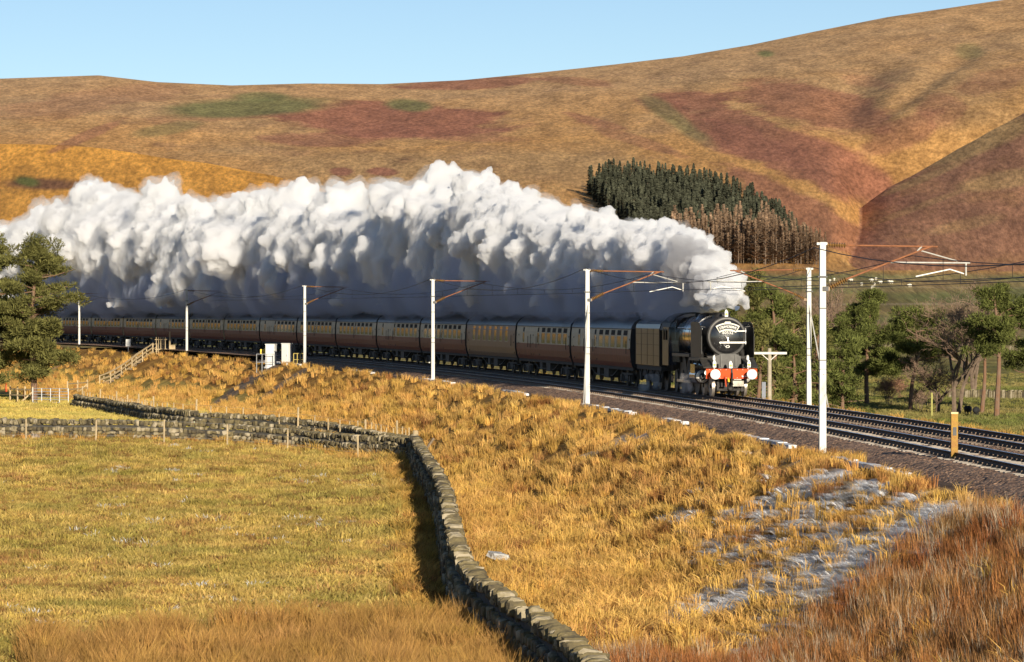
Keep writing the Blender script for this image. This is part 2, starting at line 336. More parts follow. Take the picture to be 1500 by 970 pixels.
# ------------------------------------------------------------------ ballast bed and tracks
def sweep(prof, y0, y1, dy, xoff, closed=False):           # sweep a profile (lateral, z) along the curve of the line
    ys = np.arange(y0, y1 + dy, dy); n = len(prof); V = []
    sl = XFd(ys); L = np.sqrt(1 + sl * sl); nx, ny = 1 / L, -sl / L          # unit normal to the line, pointing right
    for (a, z) in prof:
        V.append(np.stack([XF(ys) + xoff + a * nx, ys + a * ny, np.full_like(ys, z)], -1))
    V = np.stack(V, 1).reshape(-1, 3); F = []
    m = n if closed else n - 1
    i = (np.arange(len(ys) - 1) * n)[:, None]; k = np.arange(m)[None]; k2 = (k + 1) % n
    F = np.stack([i + k, i + k2, i + n + k2, i + n + k], -1).reshape(-1, 4)
    return V, F
def ballast_mat():
    m, nt, b = new_mat('ballast_stone')
    geo = node(nt, 'ShaderNodeNewGeometry')
    vo = node(nt, 'ShaderNodeTexVoronoi'); vo.inputs['Scale'].default_value = 11; nt.links.new(geo.outputs['Position'], vo.inputs['Vector'])
    rp = node(nt, 'ShaderNodeValToRGB'); e = rp.color_ramp.elements; e[0].color = (.09, .05, .032, 1); e[1].color = (.46, .28, .175, 1)
    sp = node(nt, 'ShaderNodeSeparateColor'); nt.links.new(vo.outputs['Color'], sp.inputs[0]); nt.links.new(sp.outputs[0], rp.inputs[0])
    nt.links.new(rp.outputs[0], b.inputs['Base Color']); b.inputs['Roughness'].default_value = .9
    bp = node(nt, 'ShaderNodeBump'); bp.inputs['Strength'].default_value = 1; bp.inputs['Distance'].default_value = .06
    nt.links.new(vo.outputs['Distance'], bp.inputs['Height']); bp.invert = True; nt.links.new(bp.outputs[0], b.inputs['Normal'])
    return m
M_BAL = ballast_mat()
prof = [(-6.5, -.78), (-5.8, -.46), (-5.2, -.24), (-4.9, -.20), (-1.95, -.205), (-1.7, -.27), (-1.45, -.205), (1.5, -.20), (1.85, -.24), (2.7, -.5), (3.4, -.75)]
fine = []
for (a, b_) in zip(prof[:-1], prof[1:]):
    n = max(1, int(abs(b_[0] - a[0]) / .16))
    fine += [(a[0] + (b_[0] - a[0]) * k / n, a[1] + (b_[1] - a[1]) * k / n) for k in range(n)]
fine.append(prof[-1])
V, F = sweep(fine, 45, 330, .22, 0)
V[:, 2] += rng.normal(0, .022, len(V)); V[:, :2] += rng.normal(0, .03, (len(V), 2))
V2, F2 = sweep(prof, 330, 640, 2, 0)
V = np.vstack([V, V2]); F = np.vstack([F, F2 + len(V) - len(V2)])
tag(obj('ballast_bed', np_mesh('ballast_bed', V, F, M_BAL)), kind='structure')
M_RAIL = mat('rail_side_rust', (.06, .035, .024), .75, .3, .35, 6)
M_RTOP = mat('rail_head_polished', (.55, .56, .58), .25, 1, .1, 8)
M_SLP = mat('concrete_sleeper', (.34, .30, .25), .9, 0, .3, 2.5, bump=.3)
M_SLP2 = mat('weathered_timber_sleeper', (.20, .155, .115), .9, 0, .35, 3, bump=.4)
M_CHAIR = mat('iron_rail_clip', (.30, .21, .14), .8, .2, .3, 5)
rp_ = [(-.067, -.165), (.067, -.165), (.067, -.15), (.012, -.13), (.012, -.045), (.035, -.03), (.035, -.004), (.030, 0), (-.030, 0), (-.035, -.004), (-.035, -.03), (-.012, -.045), (-.012, -.13), (-.067, -.15)]
def sleeper_mesh(name, m):
    b = MB()
    b.box((0, 0, -.225), (2.5, .26, .1), top=.97)
    for s in (-1, 1):
        for k in (-1, 1): b.box((s * .752 + k * .115, 0, -.15), (.075, .15, .075), mi=1, top=.8)
        b.box((s * .752, 0, -.171), (.34, .2, .018), mi=1)
    return b.mesh(name, [m, M_CHAIR])
def track(name, label, xoff, slm, n0):
    t = empty(name, (0, 0, 0)); tag(t, label, 'railway track', 'the two railway tracks')
    for s in (-1, 1):
        V, F = sweep([(a + s * .752, z) for a, z in rp_], 45, 640, 1.0, xoff, True)
        k = np.tile(np.arange(len(rp_)), len(F) // len(rp_)); obj('rail', np_mesh('rail', V, F, [M_RAIL, M_RTOP], midx=np.isin(k, (6, 7, 8)).astype(int)), t)
    y = 56.0; i = 0; rest = MB()
    while y < 470:
        sl = XFd(y); a = math.atan2(-1, -sl) ; rz = math.atan(sl) * -1.0
        M = Matrix.Translation((XF(y) + xoff, y, rnd.uniform(-.008, .008))) @ Matrix.Rotation(-math.atan(sl), 4, 'Z')
        if y > n0 and i < 290:
            o = obj('sleeper', slm, t); o.matrix_local = M; i += 1
        else:
            rest.add([M @ Vector(p) for p in [(-1.25, -.13, -.17), (1.25, -.13, -.17), (1.25, .13, -.17), (-1.25, .13, -.17), (-1.25, -.13, -.27), (1.25, -.13, -.27)]], [(0, 1, 2, 3), (0, 4, 5, 1)])
        y += .65 / math.sqrt(1 + sl * sl)
    tag(rest.build('distant_sleepers', slm.materials[0], t), kind='stuff')
    return t
track('railway_track', 'empty near railway track on concrete sleepers beside the grassy bank', -3.4, sleeper_mesh('sleeper_concrete', M_SLP), 78)
track('railway_track', 'far railway track that the steam train runs on', 0, sleeper_mesh('sleeper_timber', M_SLP2), 86)
M_TRO = mat('frosted_concrete', (.55, .56, .58), .85, 0, .3, 1.5, c2=(.8, .82, .85), bump=.2)
LID = MB().box((0, 0, 0), (.34, .985, .12), top=.97).mesh('lid', M_TRO)
TR = empty('cable_trough', (XF(60) - 7.2, 60, -.5)); tag(TR, 'frosty concrete cable trough lids running along the near edge of the ballast', 'cable trough')
y = 60.0; TRI = Matrix.Translation((-(XF(60) - 7.2), -60, .5))
while y < 330:
    sl = XFd(y); on_ = 100 < y < 113 or 121 < y < 134 or 146 < y < 152 or 160 < y < 176 or 196 < y < 206 or 226 < y < 240 or 262 < y < 274 or 300 < y < 322
    if on_:
        o = obj('lid', LID, TR); o.matrix_local = TRI @ Matrix.Translation((XF(y) - 3.4 - 3.15 - .1 * math.sin(y * .08) + rnd.uniform(-.02, .02), y, -.40 + rnd.uniform(-.03, .02))) @ Matrix.Rotation(-math.atan(sl) + rnd.uniform(-.04, .04), 4, 'Z')
    y += 1.0
# ------------------------------------------------------------------ the train
M_BLK = mat('gloss_black_paint', (.012, .012, .013), .22, 0, .4, 2.0, coat=.8)
M_BLKM = mat('sooty_black', (.016, .015, .015), .6, 0, .4, 4.0)
M_FRM = mat('grimy_underframe', (.022, .019, .017), .75, 0, .5, 5.0)
M_STL = mat('bright_steel', (.55, .53, .50), .35, .9, .25, 6)
M_BUF = mat('white_buffer_steel', (.78, .78, .76), .45, .1, .08, 9)
M_RED = mat('vermilion_buffer_beam', (.62, .06, .004), .6, 0, .12, 5, spec=.2)
M_WHT = mat('white_lamp_paint', (.78, .77, .72), .5, 0, .08, 6)
M_YEL = mat('yellow_lamp_glass', (.75, .50, .04), .3, 0, .1, 9)
M_TYR = mat('worn_wheel_tyre', (.40, .36, .31), .4, .7, .3, 7); M_TYR2 = mat('grimy_wheel_tyre', (.10, .085, .07), .6, .4, .4, 7)
M_DEF = mat('dull_black_plate', (.014, .014, .014), .45, 0, .4, 2, spec=.35)
M_GRN = mat('tender_side_black', (.028, .026, .022), .36, 0, .5, 1.2, coat=.1, spec=.4, streak=(1, 4, .25), bump=.12, bscale=1.0)
M_COP = mat('copper_pipe', (.30, .14, .08), .4, .8, .2, 7)
def rx90(y=0, x=0, z=0): return Matrix.Translation((x, y, z)) @ Matrix.Rotation(R(-90), 4, 'X')    # lathe axis -> +y
def ry90(x, y, z, s=1): return Matrix.Translation((x, y, z)) @ Matrix.Rotation(R(90) * s, 4, 'Y')   # lathe axis -> +-x
def wheel_mesh(name, r, spokes, w=.13, m_c=None, m_t=None):
    b = MB(); M = Matrix.Rotation(R(90), 4, 'Y')
    n = 28
    b.lathe([(r * .86, -w / 2), (r + .03, -w / 2), (r + .03, -w / 2 + .03), (r, -w / 2 + .035), (r - .008, w / 2), (r * .88, w / 2), (r * .86, w / 2 - .02)], n, M, 1)
    b.lathe([(r * .80, -w * .3), (r * .87, -w * .3), (r * .87, w * .3), (r * .80, w * .3)], n, M, 0)
    b.lathe([(.02, -w * .6), (r * .2, -w * .55), (r * .2, w * .6), (.02, w * .75)], 14, M, 0)
    for k in range(spokes):
        a = 2 * math.pi * k / spokes; b.bar((0, math.cos(a) * r * .15, math.sin(a) * r * .15), (0, math.cos(a) * r * .84, math.sin(a) * r * .84), .05, .07)
    return b.mesh(name, [m_c or M_FRM, m_t or M_TYR], True)
def put(name, me, parent, M):
    o = obj(name, me, parent); o.matrix_local = M; return o
def text_mesh(name, body, size, m, depth=.006):
    cu = bpy.data.curves.new(name, 'FONT'); cu.body = body; cu.size = size; cu.extrude = depth; cu.align_x = 'CENTER'; cu.resolution_u = 2
    o = bpy.data.objects.new(name, cu); col.objects.link(o); dg = bpy.context.evaluated_depsgraph_get()
    me = bpy.data.meshes.new_from_object(o.evaluated_get(dg)); bpy.data.objects.remove(o); me.materials.clear(); me.materials.append(m); return me
def line_pose(s_back, y_front=173.0):                       # a point s_back metres behind the buffers, measured along the rails
    y = y_front; n = max(1, int(s_back / .25)); ds = s_back / n
    for _ in range(n):
        y += ds / math.sqrt(1 + XFd(y) ** 2)
    sl = XFd(y); f = Vector((-sl, -1)).normalized()
    return Vector((XF(y), y, 0)), math.atan2(-f.x, f.y)
def loco():
    p, rz = line_pose(6.0)
    T = empty('steam_locomotive', p, rz)
    tag(T, 'glossy black steam locomotive with red buffer beam and round smokebox door', 'locomotive')
    O = 6.0                                                  # local y of the buffer faces
    def Y(v): return O + v
    # boiler, smokebox, firebox
    b = MB(); b.lathe([(.93, Y(-4.9)), (.985, Y(-6.4)), (.985, Y(-9.2))], 40, Matrix.Translation((0, 0, 2.8)) @ Matrix.Rotation(R(-90), 4, 'X') if False else None)
    b = MB(); MX = Matrix.Translation((0, 0, 2.80)) @ Matrix.Rotation(R(-90), 4, 'X')
    b.lathe([(.99, Y(-9.6)), (.985, Y(-6.4)), (.955, Y(-4.3))], 48, MX)
    for yy in (-5.3, -6.6, -7.9, -9.1): b.lathe([(.992, Y(yy) - .03), (.998, Y(yy) - .02), (.998, Y(yy) + .02), (.992, Y(yy) + .03)], 48, MX)
    b.build('boiler', M_BLK, T, True)
    b = MB(); b.lathe([(.97, Y(-4.35)), (.965, Y(-1.95)), (.93, Y(-1.88)), (.90, Y(-1.88))], 48, MX); sb = b.build('smokebox', M_BLKM, T, True)
    b = MB(); b.lathe([(.79, Y(-1.90)), (.90, Y(-1.89)), (.915, Y(-1.84)), (.90, Y(-1.80)), (.83, Y(-1.79)), (.79, Y(-1.82))], 48, MX); b.build('door_ring', mat('worn_grey_black_ring', (.045, .043, .04), .5, .2, .4, 6), sb, True)
    b = MB(); b.lathe([(.80, Y(-1.86)), (.79, Y(-1.79)), (.70, Y(-1.75)), (.45, Y(-1.70)), (.2, Y(-1.675)), (.02, Y(-1.67))], 48, MX)
    d = b.build('smokebox_door', M_BLK, sb, True)
    b = MB()
    for zz, x0, x1 in ((3.07, -.86, -.42), (2.53, -.86, .38)):
        b.bar((x0, Y(-1.70), zz), (x1, Y(-1.64), zz), .035, .055)
    for zz in (3.07, 2.53): b.lathe([(.05, -.06), (.05, .06)], 10, Matrix.Translation((-.87, Y(-1.70), zz)))
    b.tube([(-.87, Y(-1.71), 2.42), (-.87, Y(-1.71), 3.18)], .022, 8)
    b.build('door_hinge', M_STL, sb, True)
    b = MB(); b.bar((.0, Y(-1.63), 2.74), (.14, Y(-1.60), 2.86), .03, .03); b.bar((.0, Y(-1.61), 2.74), (-.03, Y(-1.58), 2.58), .03, .03); b.lathe([(.05, Y(-1.68)), (.04, Y(-1.58))], 12, Matrix.Translation((0, 0, -.06)) @ MX)
    b.build('door_handle', M_STL, sb, True)
    # headboard: fan-shaped pale board with dark band and pale letters
    b = MB(); MH = Matrix.Translation((0, Y(-1.60), 0)) @ Matrix.Rotation(R(90), 4, 'X')     # local xy -> x,z
    cz, r0, r1 = 2.34, .72, 1.10
    def fan(r0, r1, a0, n=14): return [(r1 * math.sin(R(a)), cz + r1 * math.cos(R(a))) for a in np.linspace(-a0, a0, n)] + [(r0 * math.sin(R(a)), cz + r0 * math.cos(R(a))) for a in np.linspace(a0, -a0, n)]
    FL = Matrix.Scale(-1, 4, (1, 0, 0))
    b.prism(fan(.76, 1.115, 31), MH, .03); hb = b.build('headboard', mat('cream_headboard', (.70, .68, .55), .5, 0, .1, 5), sb)
    b = MB(); b.prism([(-.19, 3.40), (.19, 3.40), (.12, 3.515), (-.12, 3.515)], MH, .03); b.build('headboard_crest', mat('cream_crest', (.62, .60, .48), .5, 0, .1, 5), hb)
    b = MB(); b.prism(fan(.83, 1.06, 28.5), Matrix.Translation((0, .036, 0)) @ MH, .008); b.build('headboard_band', M_BLK, hb)
    txt = 'STEAM DREAMS'; wid = {'M': 1.25, ' ': .6, 'I': .5}; tot = sum(wid.get(c, 1) for c in txt); a = -25.5; stp = 51.0 / tot
    for ch in txt:
        w_ = wid.get(ch, 1) * stp
        if ch != ' ':
            aa = R(a + w_ / 2); me = text_mesh('letter', ch, .16, M_WHT)
            o = obj('letter', me, hb)                        # seen from the front, the loco's own right is the viewer's left
            o.matrix_local = Matrix.Translation((-math.sin(aa) * .885, Y(-1.60) + .05, cz + math.cos(aa) * .885)) @ Matrix.Rotation(math.pi, 4, 'Z') @ Matrix.Rotation(R(90), 4, 'X') @ Matrix.Rotation(-aa, 4, 'Z')
        a += w_
    b = MB(); b.box((0, Y(-1.64), 3.0), (.66, .03, .19)); npl = b.build('number_plate', M_BLK, sb)
    o = obj('number', text_mesh('number', '60532', .21, M_WHT), npl); o.matrix_local = Matrix.Translation((0, Y(-1.60), 2.925)) @ Matrix.Rotation(math.pi, 4, 'Z') @ Matrix.Rotation(R(90), 4, 'X')
    b = MB(); b.lathe([(.10, -.012), (.10, .012)], 18, Matrix.Translation((0, Y(-1.63), 2.34)) @ Matrix.Rotation(R(-90), 4, 'X') @ Matrix.Scale(.62, 4, (0, 1, 0))); sp_ = b.build('shed_plate', M_WHT, sb)
    b = MB(); b.lathe([(.07, -.012), (.07, .018)], 18, Matrix.Translation((0, Y(-1.63), 2.34)) @ Matrix.Rotation(R(-90), 4, 'X') @ Matrix.Scale(.62, 4, (0, 1, 0))); b.build('shed_plate_field', M_BLK, sp_)
    # chimney, dome, safety valves
    b = MB(); b.lathe([(.50, 3.62), (.42, 3.72), (.40, 3.86), (.44, 3.93), (.42, 3.95), (.3, 3.95)], 24, Matrix.Translation((0, Y(-3.2), 0))); b.build('chimney', M_BLKM, T, True)
    b = MB(); b.lathe([(.62, 3.55), (.52, 3.72), (.42, 3.86), (.25, 3.93), (.02, 3.94)], 24, Matrix.Translation((0, Y(-6.9), 0)) @ Matrix.Scale(1.5, 4, (0, 1, 0))); b.build('steam_dome', M_BLK, T, True)
    b = MB()
    for xx in (-.2, .2): b.lathe([(.09, 3.7), (.08, 3.86), (.05, 3.9)], 12, Matrix.Translation((xx, Y(-8.8), 0)))
    b.build('safety_valve', M_BLKM, T, True)
    b = MB(); b.tube([(1.03, Y(-2.6), 3.18), (1.05, Y(-9.4), 3.20)], .022, 6)
    for yy in (-3.4, -5.0, -6.6, -8.2): b.tube([(.93, Y(yy), 3.14), (1.05, Y(yy), 3.19)], .02, 6)
    b.tube([(-1.03, Y(-2.6), 3.18), (-1.05, Y(-9.4), 3.20)], .022, 6); b.build('handrail', M_STL, T, True)
    # smoke deflectors
    for s in (1, -1):
        b = MB(); pr = [(Y(-4.5), 1.82), (Y(-1.75), 1.82), (Y(-1.55), 2.0), (Y(-1.55), 2.85), (Y(-1.7), 3.2), (Y(-2.1), 3.42), (Y(-2.7), 3.5), (Y(-4.3), 3.5), (Y(-4.5), 3.38)]
        M = Matrix.Translation((s * 1.24, 0, 0)) @ Matrix(((0, 0, 1, 0), (1, 0, 0, 0), (0, 1, 0, 0), (0, 0, 0, 1)))
        b.prism(pr, M, s * .02); 
        for yy in (-2.3, -3.8): b.bar((s * .95, Y(yy), 3.25), (s * 1.24, Y(yy), 3.3), .03)
        b.build('smoke_deflector', M_DEF, T)
    # running plate, splashers, frames, saddle
    b = MB()
    for s in (1, -1):
        b.box((s * 1.0, Y(-3.3), 1.78), (.62, 2.8, .05)); b.box((s * 1.0, Y(-7.1), 1.93), (.62, 4.9, .05))
        b.bar((s * 1.0, Y(-1.9), 1.78), (s * 1.0, Y(-.75), 1.36), .6, .04); b.box((s * 1.30, Y(-7.1), 1.87), (.03, 4.9, .1)); b.box((s * 1.30, Y(-3.3), 1.72), (.03, 2.8, .1)); b.box((s * 1.0, Y(-4.68), 1.86), (.62, .04, .2))
    b.build('running_plate', mat('worn_running_plate', (.05, .046, .04), .5, .1, .5, 4), T)
    b = MB()
    for s in (1, -1): b.box((s * .58, Y(-5.6), 1.15), (.05, 9.6, .75))
    b.box((0, Y(-2.7), 1.75), (1.2, 1.6, .5)); b.prism([(-.95, 1.9), (.95, 1.9), (.55, 1.4), (-.55, 1.4)], Matrix.Translation((0, Y(-1.95), 0)) @ Matrix.Rotation(R(90), 4, 'X'), .4)
    b.build('main_frame', M_FRM, T)
    b = MB(); b.prism([(-.62, 1.32), (.62, 1.32), (.60, 1.88), (.35, 2.0), (-.35, 2.0), (-.60, 1.88)], Matrix.Translation((0, Y(-1.5), 0)) @ Matrix.Rotation(R(90), 4, 'X'), .03)
    b.bar((-.35, Y(-1.44), 1.4), (-.35, Y(-1.47), 1.95), .05); b.bar((.35, Y(-1.44), 1.4), (.35, Y(-1.47), 1.95), .05)
    b.build('front_plate', mat('grey_grimy_plate', (.03, .028, .025), .5, .1, .6, 3), T)
    # buffer beam with buffers, hook, hoses
    b = MB(); b.box((0, Y(-.62), 1.08), (2.42, .06, .46)); bb = b.build('buffer_beam', M_RED, T)
    b = MB()
    for k in range(9):
        for zz in (.89, 1.27): b.lathe([(.018, 0), (.012, .02)], 6, rx90(Y(-.585), -1.05 + k * .2625, zz))
    tag(b.build('rivets', M_WHT, bb), kind='stuff')
    b = MB()
    for k in range(7): b.box((-.50 - .042 * k, Y(-.584), .955 + (.01 if k % 3 == 0 else 0)), (.03, .008, .05 if k % 3 else .075))
    tag(b.build('beam_lettering', M_WHT, bb), kind='stuff')
    for s in (1, -1):
        b = MB(); b.lathe([(.16, Y(-.59)), (.15, Y(-.5)), (.10, Y(-.48)), (.09, Y(-.08))], 20, rx90(0, s * .865, 1.06)); bf = b.build('buffer', M_BLKM, T, True)
        b = MB(); b.lathe([(.1, Y(-.1)), (.235, Y(-.09)), (.24, Y(-.06)), (.2, Y(-.025)), (.1, Y(-.005)), (.02, Y(0))], 26, rx90(0, s * .865, 1.06)); b.build('buffer_head', M_BUF, bf, True)
    b = MB(); b.box((0, Y(-.5), 1.06), (.06, .22, .16)); b.box((0, Y(-.38), 1.0), (.06, .08, .2)); b.tube([(0, Y(-.4), .95), (.03, Y(-.38), .75), (-.02, Y(-.38), .55)], .035, 8)
    b.box((0, Y(-.60), 1.07), (.09, .12, .48)); b.build('coupling_hook', M_FRM, T, True)
    b = MB(); b.tube([(.33, Y(-.55), .95), (.33, Y(-.42), .85), (.31, Y(-.42), .62), (.28, Y(-.5), .5)], .035, 8); b.build('brake_hose', mat('red_hose_tap', (.5, .08, .03), .5), T, True)
    b = MB(); b.tube([(.17, Y(-.55), .86), (.17, Y(-.44), .80), (.16, Y(-.44), .70)], .05, 8); b.build('air_tap', M_YEL, T, True)
    b = MB(); b.box((-.32, Y(-.75), .62), (.52, .3, .26)); b.box((-.30, Y(-.72), .86), (.36, .1, .14)); b.build('warning_equipment_box', mat('dusty_grey_box', (.30, .28, .23), .5, .2, .4, 5), T)
    b = MB(); b.lathe([(.14, Y(-1.0)), (.14, Y(-.75)), (.1, Y(-.72)), (.1, Y(-.8))], 16, rx90(0, .0, .42)); b.box((.26, Y(-.9), .44), (.2, .15, .14)); b.box((-.55, Y(-.95), .40), (.12, .2, .3)); b.box((.6, Y(-.95), .5), (.1, .2, .4)); b.box((0, Y(-.95), .33), (1.3, .08, .1)); b.build('drain_gear', M_FRM, T, True)
    # lamps
    for (x, yy, z) in ((.80, -.72, 1.50), (0.03, -.72, 1.46), (-.84, -.72, 1.50), (0.0, -2.0, 3.86)):
        b = MB(); b.box((x, Y(yy), z), (.15, .15, .24)); b.lathe([(.07, z + .12), (.05, z + .2), (.02, z + .22)], 10, Matrix.Translation((x, Y(yy), 0))); lp = b.build('lamp', M_WHT, T)
        b = MB(); b.lathe([(.062, 0), (.05, .03)], 14, rx90(Y(yy) + .075, x, z)); ln = b.build('lens', M_YEL, lp)
        b = MB(); b.lathe([(.02, .03), (.018, .036)], 8, rx90(Y(yy) + .075, x, z)); b.build('bullseye', M_BLKM, lp)
    b = MB()
    for s in (1, -1): b.tube([(s * .80, Y(-.74), 1.3), (s * .80, Y(-.74), 1.95)], .022, 6); b.lathe([(.06, 1.72), (.07, 1.8), (.05, 1.93)], 10, Matrix.Translation((s * .80, Y(-.80), 0)))
    b.build('lamp_iron', M_WHT, T, True)
    # cylinders, motion, steam pipes
    for s in (1, -1):
        b = MB(); b.lathe([(.36, Y(-4.3)), (.36, Y(-2.75)), (.30, Y(-2.68)), (.1, Y(-2.62))], 24, rx90(0, s * 1.02, .92)); b.lathe([(.20, Y(-4.3)), (.20, Y(-2.6)), (.12, Y(-2.55))], 18, rx90(0, s * .98, 1.42)); b.box((s * 1.02, Y(-3.5), 1.2), (.66, 1.2, .6)); cy = b.build('cylinder', M_BLK, T, True)
        b = MB(); b.lathe([(.31, Y(-2.70)), (.31, Y(-2.66)), (.24, Y(-2.64))], 24, rx90(0, s * 1.02, .92)); b.build('cylinder_cover', mat('polished_cylinder_cover', (.42, .40, .36), .35, .7, .3, 6), cy, True)
        b = MB(); b.tube([(s * .72, Y(-3.0), 2.4), (s * 1.0, Y(-3.1), 2.0), (s * 1.05, Y(-3.3), 1.5)], .16, 12); b.build('steam_pipe', M_BLKM, T, True)
        b = MB(); b.bar((s * 1.08, Y(-4.3), .92), (s * 1.08, Y(-6.0), .90), .07, .12); b.bar((s * 1.12, Y(-5.9), .9), (s * 1.12, Y(-7.4), .72), .06, .14); b.bar((s * 1.0, Y(-4.3), 1.22), (s * 1.0, Y(-6.2), 1.2), .05, .1); b.bar((s * 1.14, Y(-5.4), .62), (s * 1.14, Y(-9.0), .62), .05, .13); b.bar((s * 1.1, Y(-5.2), 1.7), (s * 1.1, Y(-5.35), .95), .06, .1); b.build('connecting_rod', M_STL, T)
        b = MB(); b.box((s * 1.14, Y(-5.4), 1.52), (.08, .5, .7)); b.bar((s * 1.05, Y(-4.5), 1.0), (s * 1.1, Y(-5.6), 1.75), .06); b.build('motion_bracket', M_FRM, T)
        b = MB(); b.box((s * 1.2, Y(-10.2), .85), (.08, .5, .06)); b.box((s * 1.2, Y(-10.2), .5), (.08, .5, .04)); b.bar((s * 1.2, Y(-9.98), .5), (s * 1.2, Y(-9.98), 1.4), .04); b.bar((s * 1.2, Y(-10.42), .5), (s * 1.2, Y(-10.42), 1.4), .04); b.build('cab_step', M_FRM, T)
    wb, wd, wt = wheel_mesh('bogie_wheel', .485, 10), wheel_mesh('driving_wheel', .94, 18, m_t=M_TYR2), wheel_mesh('trailing_wheel', .56, 10, m_t=M_TYR2)
    for yy, me, nm in ((-1.55, wb, 'bogie_wheel'), (-3.45, wb, 'bogie_wheel'), (-5.15, wd, 'driving_wheel'), (-7.1, wd, 'driving_wheel'), (-9.05, wd, 'driving_wheel'), (-11.1, wt, 'trailing_wheel')):
        r = {wb: .485, wd: .94, wt: .56}[me]
        for s in (1, -1): put(nm, me, T, Matrix.Translation((s * .77, Y(yy), r)) @ Matrix.Rotation(0 if s > 0 else math.pi, 4, 'Z'))
    b = MB()
    for yy, r in ((-1.55, .485), (-3.45, .485), (-5.15, .94), (-7.1, .94), (-9.05, .94), (-11.1, .56)): b.tube([(-.77, Y(yy), r), (.77, Y(yy), r)], .08, 8)
    b.box((0, Y(-2.5), .55), (1.2, 2.6, .2)); b.build('axles', M_FRM, T)
    # firebox and cab
    b = MB(); pr = [(-.95, 1.5), (.95, 1.5), (1.02, 2.4), (1.0, 2.95), (.85, 3.4), (.55, 3.68), (0, 3.79), (-.55, 3.68), (-.85, 3.4), (-1.0, 2.95), (-1.02, 2.4)]
    b.prism(pr, Matrix.Translation((0, Y(-9.4), 0)) @ Matrix.Rotation(R(90), 4, 'X'), 1.2); b.build('firebox', M_BLK, T)
    cabp = [(1.33, 1.35), (1.33, 3.05), (1.22, 3.38), (.95, 3.66), (.55, 3.84), (0, 3.91)]; full = cabp + [(-x, z) for x, z in cabp[-2::-1]]
    b = MB()
    for (p0, p1) in zip(full[:-1], full[1:]):
        if p0[1] > 3.0 and p1[1] > 3.0:
            b.add([(p0[0], Y(-10.4), p0[1]), (p1[0], Y(-10.4), p1[1]), (p1[0], Y(-13.0), p1[1]), (p0[0], Y(-13.0), p0[1]), (p0[0], Y(-10.4), p0[1] + .04), (p1[0], Y(-10.4), p1[1] + .04), (p1[0], Y(-13.0), p1[1] + .04), (p0[0], Y(-13.0), p0[1] + .04)], [(0, 1, 2, 3), (4, 7, 6, 5), (0, 4, 5, 1), (3, 2, 6, 7), (0, 3, 7, 4), (1, 5, 6, 2)])
    b.build('cab_roof', M_BLKM, T)
    for s in (1, -1):                                        # V-fronted cab with side sheets and window openings
        b = MB(); b.prism([(s * .95, 1.35), (s * 1.33, 1.35), (s * 1.33, 2.55), (s * .98, 2.55)], Matrix.Translation((0, Y(-10.4), 0)) @ Matrix.Rotation(R(90), 4, 'X'), .04)
        b.prism([(s * .98, 3.22), (s * 1.26, 3.22), (s * 1.2, 3.38), (s * .9, 3.6)], Matrix.Translation((0, Y(-10.4), 0)) @ Matrix.Rotation(R(90), 4, 'X'), .04); b.box((s * 1.30, Y(-10.42), 2.88), (.06, .04, .68)); b.box((s * 1.0, Y(-10.42), 2.88), (.06, .04, .68)); b.build('cab_front', mat('blue_sheen_black_cab', (.010, .014, .030), .2, 0, .3, 2, coat=1), T)  # blue mixed into the black paint imitates a sheen on the cab front
        b = MB(); b.box((s * 1.15, Y(-10.44), 2.88), (.24, .01, .66)); b.build('spectacle_glass', mat('dark_spectacle_glass', (.02, .022, .025), .05, 0, .1, 2), T)
        b = MB(); b.box((s * 1.33, Y(-11.3), 1.95), (.04, 1.8, 1.25)); b.box((s * 1.32, Y(-10.55), 2.85), (.04, .28, .6)); b.box((s * 1.32, Y(-11.4), 2.85), (.04, .12, .6)); b.box((s * 1.32, Y(-12.1), 2.85), (.04, .2, .6)); b.box((s * 1.3, Y(-11.3), 3.16), (.04, 1.8, .1)); b.build('cab_side', M_GRN, T)
    # tender
    b = MB(); tp = [(-1.33, 1.25), (1.33, 1.25), (1.33, 3.12), (1.27, 3.34), (1.12, 3.5), (.95, 3.5), (.9, 3.2), (-.9, 3.2), (-.95, 3.5), (-1.12, 3.5), (-1.27, 3.34), (-1.33, 3.12)]
    b.prism(tp, Matrix.Translation((0, Y(-13.2), 0)) @ Matrix.Rotation(R(90), 4, 'X'), 7.6); tb = b.build('tender_tank', M_GRN, T)
    b = MB()
    for s in (1, -1):
        for zz in (1.75, 2.3, 2.85): b.box((s * 1.335, Y(-17), zz), (.012, 7.55, .02))
        for yy in (-13.25, -15.1, -17, -18.9, -20.75): b.box((s * 1.335, Y(yy), 2.2), (.012, .03, 1.85))
    tag(b.build('tender_beading', M_BLKM, tb), kind='stuff')
    b = MB(); b.lathe([(1.5, 0), (1.2, .25), (.6, .4), (.02, .45)], 20, Matrix.Translation((0, Y(-15.6), 3.25)) @ Matrix.Scale(.55, 4, (1, 0, 0))); b.build('coal_load', mat('black_coal', (.012, .012, .013), .5, 0, .5, 6, bump=1, bscale=5), tb)
    b = MB(); b.box((0, Y(-17), 1.12), (2.5, 7.7, .22))
    for s in (1, -1):
        b.box((s * 1.12, Y(-17), .82), (.06, 7.2, .34))
        for yy in (-14.0, -15.95, -17.9, -19.85): b.box((s * 1.16, Y(yy), .62), (.12, .3, .4)); b.bar((s * 1.17, Y(yy) - .42, 1.0), (s * 1.17, Y(yy) - .08, .78), .06, .05); b.bar((s * 1.17, Y(yy) + .42, 1.0), (s * 1.17, Y(yy) + .08, .78), .06, .05)
    b.box((0, Y(-13.1), 2.2), (1.9, .3, 2.0)); b.build('tender_frame', M_FRM, T)
    wt2 = wheel_mesh('tender_wheel', .63, 10, m_t=M_TYR2)
